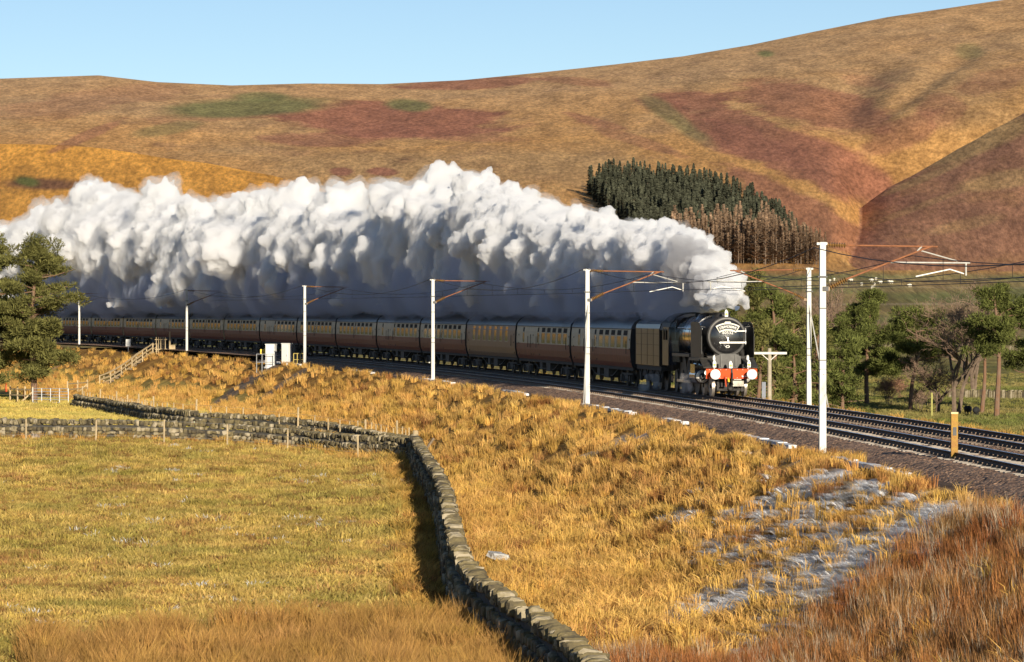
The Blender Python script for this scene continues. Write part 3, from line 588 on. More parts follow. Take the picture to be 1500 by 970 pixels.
    for yy in (-14.0, -15.95, -17.9, -19.85):
        for s in (1, -1): put('tender_wheel', wt2, T, Matrix.Translation((s * .77, Y(yy), .63)) @ Matrix.Rotation(0 if s > 0 else math.pi, 4, 'Z'))
    return T
loco()
# ---- carriages
M_CAR = mat('carmine_carriage_paint', (.16, .035, .022), .5, 0, .35, 1.5, coat=0, spec=.3, streak=(1, 3, .3))
M_CRM = mat('cream_carriage_paint', (.48, .42, .30), .5, 0, .22, 1.5, coat=0, spec=.3, streak=(1, 3, .3))
M_UMB = mat('umber_car_paint', (.20, .12, .075), .45, 0, .25, 1.5, coat=0, spec=.35, streak=(1, 5, .3))
M_ROOF = mat('dark_grey_carriage_roof', (.055, .058, .065), .42, .1, .35, 2, spec=.6)
M_WIN = mat('dark_carriage_window', (.035, .04, .036), .12, 0, .3, .8, spec=.45)
M_VENT = mat('dark_window_vent', (.012, .012, .012), .7, 0, .2, 3, spec=.1)
M_FRA = mat('window_surround', (.44, .39, .28), .5, 0, .2, 3)
M_ENDB = mat('black_carriage_end', (.012, .012, .012), .6, 0, .4, 3)
side = [(1.26, 1.04), (1.34, 1.28), (1.395, 1.65), (1.405, 2.0), (1.40, 2.3), (1.375, 2.75), (1.33, 3.06)]
roofp = [(1.35, 3.06), (1.30, 3.22), (1.16, 3.42), (.92, 3.59), (.58, 3.72), (.25, 3.78), (0, 3.79)]
def sx(z): return float(np.interp(z, [p[1] for p in side], [p[0] for p in side]))
L2 = 9.85
def side_plate(b, y0, y1, z0, z1, out, th=.02, mi=0, s=1, n=3):           # a thin curved plate following the side
    zs = np.linspace(z0, z1, n + 1); vs = []
    for z in zs:
        x = sx(z) + out
        vs += [(s * x, y0, z), (s * x, y1, z), (s * (x - th), y1, z), (s * (x - th), y0, z)]
    fs = []
    for i in range(n):
        a = i * 4; c = a + 4; fs += [(a, a + 1, c + 1, c), (a + 1, a + 2, c + 2, c + 1), (a + 2, a + 3, c + 3, c + 2), (a + 3, a, c, c + 3)]
    fs += [(0, 3, 2, 1), (n * 4, n * 4 + 1, n * 4 + 2, n * 4 + 3)]
    return b.add(vs, fs, mi)
def win_meshes(w, vent=True):
    f = MB(); z0, z1 = 2.06, 2.98; h = w / 2
    side_plate(f, -h - .05, -h, z0 - .05, z1 + .05, .014, .02); side_plate(f, h, h + .05, z0 - .05, z1 + .05, .014, .02)
    side_plate(f, -h, h, z0 - .05, z0, .014, .02, n=1); side_plate(f, -h, h, z1, z1 + .05, .014, .02, n=1)
    if vent: side_plate(f, -h, h, 2.66, 2.71, .013, .02, n=1)
    p = MB(); side_plate(p, -h, h, z0, 2.66 if vent else z1, .004, .012)
    v = MB(); 
    if vent: side_plate(v, -h, h, 2.71, z1, .003, .012)
    return f.mesh('window_frame', M_FRA), p.mesh('pane', M_WIN), v.mesh('vent_light', M_VENT) if vent else None
WM = win_meshes(1.28); WN_ = win_meshes(.55); WK = win_meshes(1.0, False)
def door_mesh():
    b = MB()
    for yy in (-.36, .36): side_plate(b, yy - .012, yy + .012, 1.1, 3.0, .004, .01)
    for zz in (1.35, 2.0, 2.5): b.box((sx(zz) + .01, .38, zz), (.04, .05, .1))
    b.tube([(sx(2.0) + .05, -.45, 1.75), (sx(2.4) + .05, -.45, 2.45)], .018, 6)
    return b.mesh('door', M_BLKM)
DOORM = door_mesh()
def bogie_meshes():
    b = MB()
    for s in (1, -1):
        b.box((s * 1.02, 0, .62), (.1, 3.3, .18)); b.box((s * 1.05, 0, .48), (.14, 1.0, .22)); b.box((s * 1.08, 0, .32), (.1, .8, .06))
        for yy in (-1.3, 1.3): b.box((s * 1.08, yy, .47), (.2, .32, .34)); b.lathe([(.09, .22), (.09, .6)], 8, Matrix.Translation((s * 1.05, yy + .3, 0))); b.lathe([(.09, .22), (.09, .6)], 8, Matrix.Translation((s * 1.05, yy - .3, 0)))
        b.bar((s * 1.05, -1.9, .3), (s * 1.05, 1.9, .3), .04)
    b.box((0, 0, .62), (2.0, .5, .2))
    for yy in (-1.3, 1.3): b.tube([(-.77, yy, .46), (.77, yy, .46)], .07, 8)
    return b.mesh('bogie_frame', mat('grimy_bogie', (.035, .03, .026), .7, 0, .5, 5))
BOG = bogie_meshes(); CWH = wheel_mesh('carriage_wheel', .46, 0, m_t=M_TYR2)
b = MB(); b.lathe([(.40, -.03), (.40, .03)], 20, Matrix.Rotation(R(90), 4, 'Y'))
VENTM = MB().lathe([(.13, 0), (.12, .1), (.17, .13), (.16, .2), (.05, .24)], 8).mesh('roof_vent', M_BLKM)
def make_coach(kind):
    T = empty('railway_carriage')
    lo, up = (M_CAR, M_CRM) if kind != 'K' else (M_UMB, M_UMB)
    b = MB(); full = side + [(-x, z) for x, z in side[::-1]]
    for s in (1, -1):
        for (p0, p1) in zip(side[:-1], side[1:]):
            b.add([(s * p0[0], -L2, p0[1]), (s * p0[0], L2, p0[1]), (s * p1[0], L2, p1[1]), (s * p1[0], -L2, p1[1])], [(0, 1, 2, 3)], 0 if p1[1] <= 2.001 else 1)
    b.add([(1.26, -L2, 1.04), (1.26, L2, 1.04), (-1.26, L2, 1.04), (-1.26, -L2, 1.04)], [(0, 1, 2, 3)], 0)
    me = b.mesh('body', [lo, up]); 
    body = obj('body', me, T)
    b = MB(); rp = roofp + [(-x, z) for x, z in roofp[-2::-1]]; b.prism(rp, Matrix.Translation((0, L2 + .02, 0)) @ Matrix.Rotation(R(90), 4, 'X'), 2 * L2 + .04); roof = b.build('roof', M_ROOF, T, True)
    b = MB(); prev = None
    for s in (1, -1): b.bar((s * 1.36, -L2, 3.05), (s * 1.36, L2, 3.05), .03, .04)
    b.build('gutter', M_BLKM, T)
    for e in (1, -1):
        b = MB(); pr = side + roofp[1:] + [(-x, z) for x, z in roofp[-2:0:-1]] + [(-x, z) for x, z in side[::-1]]
        b.prism([(x * .998, z) for x, z in pr], Matrix.Translation((0, e * L2, 0)) @ Matrix.Rotation(R(90), 4, 'X'), e * .03)
        # colour the end: dark, or carmine and cream on the clean set (materials swapped per copy through the slot)
        b.build('end_panel', M_ENDB, T)
        b = MB(); b.box((0, e * (L2 + .17), 2.3), (1.15, .34, 2.2)); b.build('gangway', M_ENDB, T)
        b = MB()
        for s in (1, -1): b.tube([(s * .87, e * L2, 1.06), (s * .87, e * (L2 + .3), 1.06)], .09, 8); b.tube([(s * .87, e * (L2 + .25), 1.06), (s * .87, e * (L2 + .33), 1.06)], .2, 10)
        b.build('buffers', M_FRM, T, True)
    def win(y, W, s):
        if s > 0: fr = put('window', W[0], T, Matrix.Translation((0, y, 0)))
        else: fr = put('window', W[0], T, Matrix.Translation((0, y, 0)) @ Matrix.Rotation(math.pi, 4, 'Z'))
        obj('pane', W[1], fr)
        if W[2]: obj('vent_light', W[2], fr)
    for s in (1, -1):
        if kind == 'A':
            for k in range(4): win(8.0 - 1.95 * k - .6, WM, s); win(-8.0 + 1.95 * k + .6, WM, s)
            ds = (9.2, .0, -9.2); win(.0, WN_, s)
        elif kind == 'B':
            for k in range(5): win(8.3 - 1.95 * k, WM, s)
            ds = (9.3, -1.4, -3.6, -4.6, -9.2); win(-1.4, WN_, s); win(-7.0, WN_, s)
        else:
            for k in range(7): win(6.6 - 2.2 * k, WK, s)
            ds = (9.1, -9.1)
        for d in ds: put('door', DOORM, T, Matrix.Translation((0, d * s, 0)) @ Matrix.Rotation(0 if s > 0 else math.pi, 4, 'Z'))
    for k in range(9):
        for xx in (-.42, .42): put('roof_vent', VENTM, roof, Matrix.Translation((xx, -8.4 + 2.1 * k + (.5 if xx > 0 else 0), 3.70)))
    b = MB()
    for s in (1, -1): b.box((s * 1.18, 0, .97), (.1, 2 * L2, .2)); b.box((s * 1.3, 8.9, .62), (.25, .9, .04)); b.box((s * 1.3, -8.9, .62), (.25, .9, .04))
    b.box((0, 0, .95), (2.2, 2 * L2, .1)); b.build('solebar', M_FRM, T)
    b = MB(); b.box((.85, 1.2, .62), (.7, 1.5, .5)); b.box((-.85, -1.2, .62), (.7, 1.5, .5)); b.box((.9, -1.6, .66), (.55, .9, .42)); b.tube([(.6, -4.0, .62), (.6, -2.6, .62)], .24, 12); b.tube([(-.6, 4.0, .62), (-.6, 2.6, .62)], .24, 12)
    for s in (1, -1): b.bar((s * 1.1, -4.6, .9), (s * 1.1, -2.8, .5), .05); b.bar((s * 1.1, 4.6, .9), (s * 1.1, 2.8, .5), .05); b.bar((s * 1.1, -2.8, .5), (s * 1.1, 2.8, .5), .05)
    b.build('underfloor_equipment', mat('dusty_underfloor', (.05, .042, .035), .7, 0, .5, 4), T, True)
    for e in (1, -1):
        bg = put('bogie', BOG, T, Matrix.Translation((0, e * 7.1, 0)))
        for yy in (-1.3, 1.3):
            for s in (1, -1): put('wheel', CWH, bg, Matrix.Translation((s * .77, yy, .46)) @ Matrix.Rotation(0 if s > 0 else math.pi, 4, 'Z'))
    return T
ORD = ['first', 'second', 'third', 'fourth', 'fifth', 'sixth', 'seventh', 'eighth', 'ninth', 'tenth', 'eleventh', 'twelfth', 'thirteenth', 'fourteenth', 'fifteenth']
proto = {}
kinds = 'BBKABAABAABAAAA'
M_ENDC = mat('cream_and_carmine_end', (.5, .42, .24), .5, 0, .15, 2)
for i in range(15):
    k = kinds[i]; p, rz = line_pose(21.6 + 20.35 * (i + .5))
    if k in proto: t = copy_tree(proto[k])
    else: t = proto[k] = make_coach(k)
    t.location = p; t.rotation_euler = (0, 0, rz)
    if k == 'K': lab = 'umber dining carriage with seven plain windows, third carriage behind the tender'
    else: lab = 'grimy carmine and cream railway carriage, %s carriage behind the locomotive tender' % ORD[i]
    tag(t, lab, 'railway carriage', 'carriages of the steam train')
    if i >= 9:
        for ch in t.children:
            if ch.name.startswith('end_panel'):
                ch.data = ch.data.copy(); ch.data.materials[0] = M_ENDC
print('train', time.time() - T0)
# ------------------------------------------------------------------ steam and smoke (real scattering volumes inside billowing hulls)
def volume_mat(name, c, dens):
    m = bpy.data.materials.new(name); m.use_nodes = True; nt = m.node_tree; nt.nodes.remove(nt.nodes['Principled BSDF'])
    v = nt.nodes.new('ShaderNodeVolumePrincipled'); v.inputs['Color'].default_value = (*c, 1); v.inputs['Density'].default_value = dens; v.inputs['Anisotropy'].default_value = 0
    nt.links.new(v.outputs[0], nt.nodes['Material Output'].inputs['Volume']); return m
_bm = bmesh.new(); bmesh.ops.create_icosphere(_bm, subdivisions=2, radius=1)
ICO2 = (np.array([v.co[:] for v in _bm.verts]), np.array([[v.index for v in f.verts] for f in _bm.faces])); _bm.free()
_bm = bmesh.new(); bmesh.ops.create_icosphere(_bm, subdivisions=1, radius=1)
ICO1 = (np.array([v.co[:] for v in _bm.verts]), np.array([[v.index for v in f.verts] for f in _bm.faces])); _bm.free()
def hull(name, sph, voxel, m, parent, disp=.0, dscale=1.0):
    sph = np.asarray(sph); Vs = []; Fs = []; nb = 0
    for sel, (v0, f0) in ((sph[:, 3] >= voxel * 3, ICO2), (sph[:, 3] < voxel * 3, ICO1)):
        a = sph[sel]
        if not len(a): continue
        Vs.append((a[:, None, :3] + v0[None] * a[:, 3][:, None, None]).reshape(-1, 3))
        Fs.append((f0[None] + (np.arange(len(a)) * len(v0))[:, None, None]).reshape(-1, 3) + nb); nb += len(a) * len(v0)
    me = np_mesh(name, np.vstack(Vs), np.vstack(Fs), m)
    o = bpy.data.objects.new(name, me); col.objects.link(o)
    md = o.modifiers.new('r', 'REMESH'); md.mode = 'VOXEL'; md.voxel_size = voxel
    if disp:
        tx = bpy.data.textures.new(name, 'VORONOI'); tx.noise_scale = dscale; tx.distance_metric = 'DISTANCE'
        d = o.modifiers.new('d', 'DISPLACE'); d.texture = tx; d.strength = -disp; d.mid_level = .4; d.texture_coords = 'LOCAL'
        tx2 = bpy.data.textures.new(name + '2', 'VORONOI'); tx2.noise_scale = dscale * .45
        d = o.modifiers.new('d2', 'DISPLACE'); d.texture = tx2; d.strength = -disp * .45; d.mid_level = .4; d.texture_coords = 'LOCAL'
    me2 = bpy.data.meshes.new_from_object(o.evaluated_get(bpy.context.evaluated_depsgraph_get())); o.modifiers.clear(); o.data = me2; me2.name = name
    me2.materials.clear(); me2.materials.append(m); o.parent = parent
    print(name, len(sph), len(me2.polygons), time.time() - T0)
    return o
srng = np.random.default_rng(21)
YK = [172, 176, 180, 187, 200, 217, 235, 250, 275, 300, 333, 360, 385, 420, 446, 480, 560]
TOPZ = [4.4, 5.2, 6.9, 8.4, 8.9, 9.5, 11.0, 12.6, 12.2, 12.2, 13.6, 13.2, 13.8, 15.6, 17.0, 15.6, 17]
def kids(lev, n, f0, f1):
    ch = []
    for s in lev:
        u = srng.normal(size=(n, 3)); u /= np.linalg.norm(u, axis=1)[:, None]
        ch.append(np.c_[s[:3] + u * (s[3] * srng.uniform(.78, 1.02, n))[:, None], s[3] * srng.uniform(f0, f1, n)])
    return np.vstack(ch)
def plume(y0, y1):
    big = []; y = y0
    while y < y1:
        top = float(np.interp(y, YK, TOPZ)); H = top - 4.0; r = max(.55, H * .23); jit = srng.uniform(-.10, .08) * H
        cx = XF(y) + .6 * sstep(176, 200, y)
        # crown of the plume
        for k in range(2):
            rr = r * srng.uniform(.8, 1.2)
            big.append((cx + srng.normal() * r * .55, y + srng.uniform(-.5, .5) * r, top - rr * 1.3 + jit - srng.uniform(0, .22) * H, rr))
        rr = r * srng.uniform(.7, 1.1); big.append((cx + srng.uniform(.2, .9) * r, y, 4.0 + H * srng.uniform(.3, .6), rr))
        y += r * .52
    # hanging lobes on the near side
    y = y0 + 9
    while y < y1:
        top = float(np.interp(y, YK, TOPZ)); H = top - 4.0; r = H * .2; bot = srng.uniform(-.02, .38)
        f = .72; xo = -r * srng.uniform(.5, 1.25); lean = srng.uniform(-.5, .9)
        while f > bot:
            rr = r * (.35 + .75 * f) * srng.uniform(.7, 1.1)
            big.append((XF(y) + .4 + xo, y + lean * (.72 - f) * H * .5 + srng.normal() * .2 * r, 4.0 + H * f, rr)); f -= rr * .9 / H; xo += srng.normal() * .22 * r
        y += H * srng.uniform(.18, .42)
    for (px, py) in ((60, 300), (125, 255), (150, 262), (180, 272), (243, 268), (265, 280), (300, 286), (345, 276), (385, 270), (432, 257), (500, 263), (560, 262), (600, 256), (622, 238), (655, 258), (692, 241), (722, 258), (760, 280), (815, 299), (880, 300), (925, 312), (962, 315), (1005, 330), (1045, 364)):
        ys = np.arange(174, 520, .5); y = float(ys[np.argmin(np.abs(750 + FPX * (XF(ys) + .4) / ys - px))])
        if not (y0 <= y < y1): continue
        s_ = FPX / y; zt = CZ + (HY - py) / s_; r = srng.uniform(.85, 1.15) * 27 / s_ * (1.3 if y > 240 else 1)
        for q in range(4): big.append((XF(y) + .4 + srng.normal() * .3 * r, y + srng.normal() * .3 * r, zt - r * 1.28 - q * r * .7, r * (1 + .22 * q)))
    big = np.array(big)
    l1 = kids(big, 11, .30, .52); l2 = kids(l1, 7, .26, .48)
    return np.vstack([big, l1, l2])
steam = empty('steam_plume', (XF(176), 176, 4.0)); tag(steam, 'long billowing white plume of steam trailing from the chimney over the carriages', 'steam')
V_ST = volume_mat('white_steam', (.962, .968, .98), 4.0)
INV = Matrix.Translation((-XF(176), -176, -4.0))
def sm_part(*a, **k):
    o = hull(*a, **k); o.matrix_parent_inverse = INV; return o
P_ = plume(176.2, 540)
P_ = P_[P_[:, 2] - P_[:, 3] > 3.95]
a_, b_ = P_[P_[:, 1] < 262], P_[P_[:, 1] >= 258]
sm_part('billow', a_, .165, V_ST, steam, disp=.5, dscale=.7)
sm_part('billow', b_, .27, V_ST, steam, disp=.8, dscale=1.15)
ve = P_[P_[:, 3] > .45].copy(); ve[:, 3] += np.interp(ve[:, 1], [176, 190, 260, 460], [.10, .28, .42, .75]) * srng.uniform(.2, 1.2, len(ve)); ve = ve[ve[:, 2] - ve[:, 3] > 3.6]
sm_part('steam_veil', ve, .42, volume_mat('thin_steam_veil', (.95, .96, .975), .28), steam, disp=.9, dscale=1.4)
g = []
y = 184.0
while y < 540:
    H = float(np.interp(y, YK, TOPZ)) - 4.0
    for k in range(3):
        r = srng.uniform(.10, .17) * H + .35; g.append((XF(y) + srng.uniform(-.42, .42) * H * .6 , y + srng.uniform(-1, 1), 3.2 + r + srng.uniform(0, .4) * H * srng.uniform(.3, 1), r))
    y += .55
g = np.array(g)
sm_part('shade_tint_smoke_base', np.vstack([g, kids(g, 4, .3, .6)]), .42, volume_mat('shade_tinted_thin_smoke', (.62, .69, .86), .36), steam)  # low smoke, its blue-grey colour imitating shade on the plume's underside
c = []
for k in range(60):
    t = srng.uniform(0, 1) ** .8; y = 175.7 + 6.5 * t; c.append((XF(y) + -.35 * t + np.clip(srng.normal(), -1, 1) * (.2 + .5 * t), y, 4.4 + 2.9 * t * srng.uniform(.15, 1), .34 + .55 * t * srng.uniform(.6, 1)))
c = np.array(c); sm_part('chimney_smoke', np.vstack([c, kids(c, 8, .3, .5)]), .14, volume_mat('sooty_chimney_smoke', (.60, .60, .62), 1.1), steam, disp=.2, dscale=.5)
V_W = volume_mat('thin_cylinder_steam', (.98, .98, .99), .9)
for (sb, lat, zz, n, r, lab) in ((4.6, -1.25, .55, 7, .26, 'small wisp of steam leaking beside the cylinder of the locomotive'), (14.5, -1.5, .45, 7, .26, 'small wisp of steam drifting low beside the tender wheels')):
    p, rz = line_pose(sb); w = []
    for k in range(n): w.append((p.x + lat + srng.normal() * .18, p.y + srng.normal() * .6, zz + srng.uniform(-.3, .35), r * srng.uniform(.5, 1.1)))
    w = np.array(w); o = hull('steam_wisp', np.vstack([w, kids(w, 5, .3, .6)]), .08, V_W, None); tag(o, lab, 'steam')
print('smoke', time.time() - T0)
# ------------------------------------------------------------------ overhead line
M_MAST = mat('white_painted_steel_mast', (.50, .50, .46), .55, 0, .12, 2.5, c2=(.60, .60, .56), streak=(1, 1, .3))
M_TUBE = mat('rusty_orange_tube', (.24, .095, .04), .8, .1, .3, 6)
M_INS = mat('brown_glazed_insulator', (.20, .11, .035), .25, 0, .3, 9)
M_ALU = mat('pale_galvanised_tube', (.46, .45, .41), .55, .2, .2, 6)
M_WIRE = mat('dark_overhead_wire', (.035, .035, .04), .6, .5, .2, 8)
M_BAND = mat('dark_mast_band', (.06, .06, .06), .6, 0, .2, 5)
CAT_X, CAT_Z, CON_Z = 3.0, 5.80, 4.98
def insulator(b, p0, p1, n=8, r=.085):
    p0, p1 = Vector(p0), Vector(p1); pts = []; rad = []
    for k in range(n):
        for t, rr in ((.1, .035), (.4, r), (.6, r), (.9, .035)): pts.append(p0.lerp(p1, (k + t) / n)); rad.append(rr)
    b.tube(pts, rad, 8)
MM = {}
b = MB(); b.box((0, 0, 2.75), (.215, .215, 6.7), top=.86); b.box((-.02, 0, 6.05), (.34, .12, .08)); MM['post'] = b.mesh('post', M_MAST)
b = MB()
for z in (2.05, 2.35, 4.0): b.box((0, 0, z), (.222, .222, .03))
b.box((.08, -.12, 4.62), (.18, .06, .14)); b.box((-.02, 0, 5.0), (.30, .30, .05)); MM['band'] = b.mesh('band', M_BAND)
b = MB(); b.tube([(.75, 0, 6.0), (3.7, 0, 5.96)], .03, 8); MM['top_tie'] = b.mesh('top_tie', M_TUBE, True)
b = MB(); insulator(b, (.12, 0, 6.02), (.75, 0, 6.0)); MM['tie_insulator'] = b.mesh('tie_insulator', M_INS, True)
b = MB(); b.tube([(.75, 0, 4.92), (3.2, 0, 5.86), (3.55, 0, 5.98)], .032, 8); MM['strut'] = b.mesh('strut', M_TUBE, True)
b = MB(); insulator(b, (.22, 0, 4.66), (.78, 0, 4.93), 8, .10); b.box((.16, 0, 4.62), (.14, .06, .12)); MM['strut_insulator'] = b.mesh('strut_insulator', M_INS, True)
b = MB(); b.tube([(2.15, 0, 5.46), (4.75, 0, 5.44)], .026, 8); b.tube([(4.62, 0, 5.44), (4.62, 0, 5.04)], .03, 8); b.tube([(3.1, 0, 5.85), (4.35, 0, 5.5)], .022, 6); b.tube([(3.2, 0, 5.98), (3.05, 0, 5.82)], .03, 6); MM['registration_tube'] = b.mesh('registration_tube', M_ALU, True)
b = MB(); b.tube([(4.55, 0, 5.10), (4.1, 0, 5.24), (3.0, 0, 5.01)], .022, 8); MM['steady_arm'] = b.mesh('steady_arm', M_WHT, True)
def mast(y, off, far, label, stay=False, plate=None):
    sl = XFd(y); rz = -math.atan(sl) * 1.0
    rz = math.atan2(-sl, 1) * -1.0 if False else -math.atan(sl)
    x = XF(y) + off; T = empty('overhead_line_mast', (x, y, .13 if y == 118 else -.08), rz + (math.pi if far else 0))
    tag(T, label, 'line mast', 'masts of the overhead line')
    for k, me in MM.items(): obj(k, me, T)
    if stay:
        b = MB(); b.tube([(0.03, 0, 4.55), (-.5, -2.2 if not far else 2.2, -.5)], .03, 6); b.build('stay', M_ALU, T)
    if plate:
        b = MB(); b.box((0, -.112, 1.9), (.18, .012, .3)); pl = b.build('number_plate', M_WHT, T)
        o = obj('number', text_mesh('number', plate, .11, M_BAND), pl); o.matrix_local = Matrix.Translation((0, -.12, 1.86)) @ Matrix.Rotation(R(90), 4, 'X')
    return T
NEAR_Y = [118, 177, 237, 300, 367, 434]; FAR_Y = [172, 235, 297, 362, 428]
for y, lab in zip(NEAR_Y, ['tall white overhead line mast rising from the frosty bank, with a small number plate', 'white overhead line mast on the near side, level with the tender and first carriages', 'white overhead line mast on the near side, level with the fourth carriage',
        'white overhead line mast standing beside the pale relay cabinets', 'white overhead line mast on the near side, just past the wooden bank steps', 'small white overhead line mast close to the big pine tree']):
    mast(y, -6.09 if y == 118 else -3.4 - 2.85, False, lab, stay=(y == 177), plate='140' if y == 118 else None)
for y, lab in zip(FAR_Y, ['white overhead line mast beyond the far track, beside the trackside pines', 'overhead line mast beyond the train, hidden in steam behind the first carriages', 'dark overhead line mast rising behind the sixth carriage, half lost in smoke',
        'dark overhead line mast rising behind the eighth carriage, half lost in smoke', 'dark overhead line mast rising behind the tenth carriage in the smoke']):
    if y != 235: mast(y, 3.3, True, lab, stay=(y == 172))        # the mast at 235 m stands wholly behind the train and steam
def wires(name, label, ys, off, latf):
    T = empty(name, (XF(ys[0]) + off, ys[0], 0)); tag(T, label, 'overhead wire', 'wires of the overhead line'); inv = Matrix.Translation((-(XF(ys[0]) + off), -ys[0], 0))
    cat = MB(); con = MB(); dr = MB()
    def pt(y, z): return (XF(y) + off + latf, y, z)
    for y0, y1 in zip(ys[:-1], ys[1:]):
        P = [(y0 + (y1 - y0) * t, 4 * t * (1 - t)) for t in np.linspace(0, 1, 13)]
        cat.tube([pt(y, CAT_Z - .62 * s) for y, s in P], .013, 4); con.tube([pt(y, CON_Z - .02 * s) for y, s in P], .013, 4)
        for y, s in P[1:-1:2]: dr.tube([pt(y, CAT_Z - .62 * s), pt(y, CON_Z)], .008, 4)
    for nm, m in (('catenary_wire', cat), ('contact_wire', con), ('dropper', dr)):
        o = m.build(nm, M_WIRE, T); o.matrix_parent_inverse = inv
        if nm == 'dropper': o['kind'] = 'stuff'
wires('overhead_wire', 'dark overhead wires hung above the empty near track', [58] + NEAR_Y + [500], -3.4, .15)
wires('overhead_wire', 'dark overhead wires hung above the far track and the train', [50, 111] + FAR_Y + [492], 0, -.0)
for off, ys, lab in ((-3.4 - 2.95, [58] + NEAR_Y + [500], 'dark earth wire strung along the tops of the near masts'), (3.4, [50, 111] + FAR_Y + [492], 'dark earth wire strung along the tops of the far masts')):
    b = MB()
    for y0, y1 in zip(ys[:-1], ys[1:]): b.tube([(XF(y0 + (y1 - y0) * t) + off, y0 + (y1 - y0) * t, 6.05 - .9 * 4 * t * (1 - t)) for t in np.linspace(0, 1, 13)], .015, 4)
    tag(b.build('earth_wire', M_WIRE), lab, 'overhead wire')

# ------------------------------------------------------------------ trackside things
M_WOOD = mat('pale_weathered_timber', (.40, .31, .18), .85, 0, .3, 4, bump=.3, streak=(3, 3, .4))
M_WOODD = mat('dark_weathered_timber', (.16, .12, .08), .9, 0, .35, 4, bump=.3)
M_CAB = mat('pale_grey_cabinet_paint', (.66, .66, .63), .5, 0, .08, 2)
M_GALV = mat('galvanised_steel', (.42, .43, .44), .45, .5, .2, 5)
M_RUSTY = mat('rusty_yellow_paint', (.55, .34, .03), .7, 0, .3, 7, c2=(.26, .11, .03), bump=.4)
M_SIGNY = mat('yellow_sign_enamel', (.75, .52, .03), .5, 0, .08, 5)
M_ORG = mat('orange_plastic', (.8, .10, .01), .5, 0, .1, 5)
def cabinet(px, py, h, w, label, rz):
    p = ray_ground(px, py); T = empty('relay_cabinet', (p.x, p.y, p.z - .15), rz); tag(T, label, 'cabinet', 'relay cabinets by the line')
    b = MB(); b.box((0, 0, h / 2), (w, .55, h)); b.build('case', M_CAB, T)
    b = MB(); b.box((0, 0, h + .03), (w + .07, .62, .06)); b.build('lid', M_CAB, T)
    b = MB(); b.box((0, -.284, h * .5), (w * .86, .02, h * .86)); d = b.build('door', M_CAB, T)
    b = MB(); b.box((w * .33, -.31, h * .5), (.03, .04, .16)); b.build('handle', M_GALV, d)
    b = MB(); b.box((0, 0, .06), (w + .2, .75, .14)); b.build('plinth', M_TRO, T)
cabinet(397, 537, 1.95, .78, 'wider white relay cabinet behind the galvanised railing with a yellow sign', R(-14)); cabinet(420, 535, 1.9, .66, 'narrower pale relay cabinet with a shaded grey side, close to the mast', R(-30))
def rail_fence(name, label, pts, h, m, group=None, rails=(1, .5), pr=.035):
    p0 = pts[0]; T = empty(name, p0); tag(T, label, 'railing', group); inv = Matrix.Translation(-p0)
    for p in pts:
        b = MB(); b.tube([p + Vector((0, 0, -.2)), p + Vector((0, 0, h))], pr, 6); o = b.build('post', m, T); o.matrix_parent_inverse = inv
    for a, c in zip(pts[:-1], pts[1:]):
        for f in rails:
            b = MB(); b.tube([a + Vector((0, 0, h * f)), c + Vector((0, 0, h * f))], pr * .8, 6); o = b.build('rail', m, T); o.matrix_parent_inverse = inv
    return T
q = ray_ground(389, 543); rail_fence('guard_railing', 'low galvanised guard railing in the grass before the relay cabinets', [q + Vector((dx, dy, 0)) for dx, dy in ((-.75, .1), (-.3, .05), (.1, 0), (.75, -.1))], 1.35, M_GALV)
q = ray_ground(430, 536); rail_fence('guard_railing', 'yellowish guard railing between the narrow cabinet and the mast', [q + Vector((dx, dy, 0)) for dx, dy in ((0, .1), (.3, .05), (.55, 0), (.8, -.05))], 1.0, mat('dull_yellow_paint', (.46, .36, .10), .6))
q = ray_ground(385, 541); T = empty('warning_sign', q); tag(T, 'small yellow warning sign fixed to the galvanised railing', 'sign')
b = MB(); b.box((0, -.08, 1.45), (.42, .02, .42)); b.build('board', M_SIGNY, T); b = MB(); b.box((0, -.094, 1.5), (.2, .006, .06)); b.box((-.02, -.094, 1.38), (.26, .006, .04)); b.build('marks', M_BAND, T); b = MB(); b.tube([(0, -.05, -.2), (0, -.05, 1.62)], .03, 6); b.build('post', M_GALV, T)
q = ray_ground(188, 516); T = empty('trackside_box', q); tag(T, 'small pale box on a post beside the wooden bank steps', 'signal box')
b = MB(); b.box((0, 0, 1.0), (.55, .35, .75), top=.9); b.build('box', M_CAB, T); b = MB(); b.tube([(0, 0, -.2), (0, 0, .65)], .05, 6); b.build('post', M_GALV, T)
# timber steps handrail up the bank
A, B_ = ray_ground(146, 567), ray_ground(224, 519); T = empty('bank_handrail', A); tag(T, 'pale timber handrail climbing the grassy bank to a picket gate', 'handrail'); inv = Matrix.Translation(-A)
side_v = Vector((.25, 1.6, 0))
def tpart(nm, b, m=M_WOOD):
    o = b.build(nm, m, T); o.matrix_parent_inverse = inv
for k in (0, 1):
    pts = []
    for i in range(6):
        p = A.lerp(B_, i / 5) + side_v * k; p.z = Gs(p.x, p.y); pts.append(p)
        b = MB(); b.bar(p + Vector((0, 0, -.3)), p + Vector((0, 0, 1.15)), .11); tpart('post', b)
    for a, c in zip(pts[:-1], pts[1:]):
        for h in (1.1, .7, .32): b = MB(); b.bar(a + Vector((0, 0, h)), c + Vector((0, 0, h)), .05, .12); tpart('rail', b)
for i in range(12):
    p = A.lerp(B_, (i + .5) / 12) + side_v * .5; b = MB(); b.box((p.x, p.y, Gs(p.x, p.y) + .08), (.35, 1.5, .16)); tpart('step', b, M_WOODD)
for i in range(5):
    p = B_ + Vector((.35 + .22 * i, .1 * i, 0)); b = MB(); b.bar(p + Vector((0, 0, -.3)), p + Vector((0, 0, 1.75)), .07); tpart('picket', b)
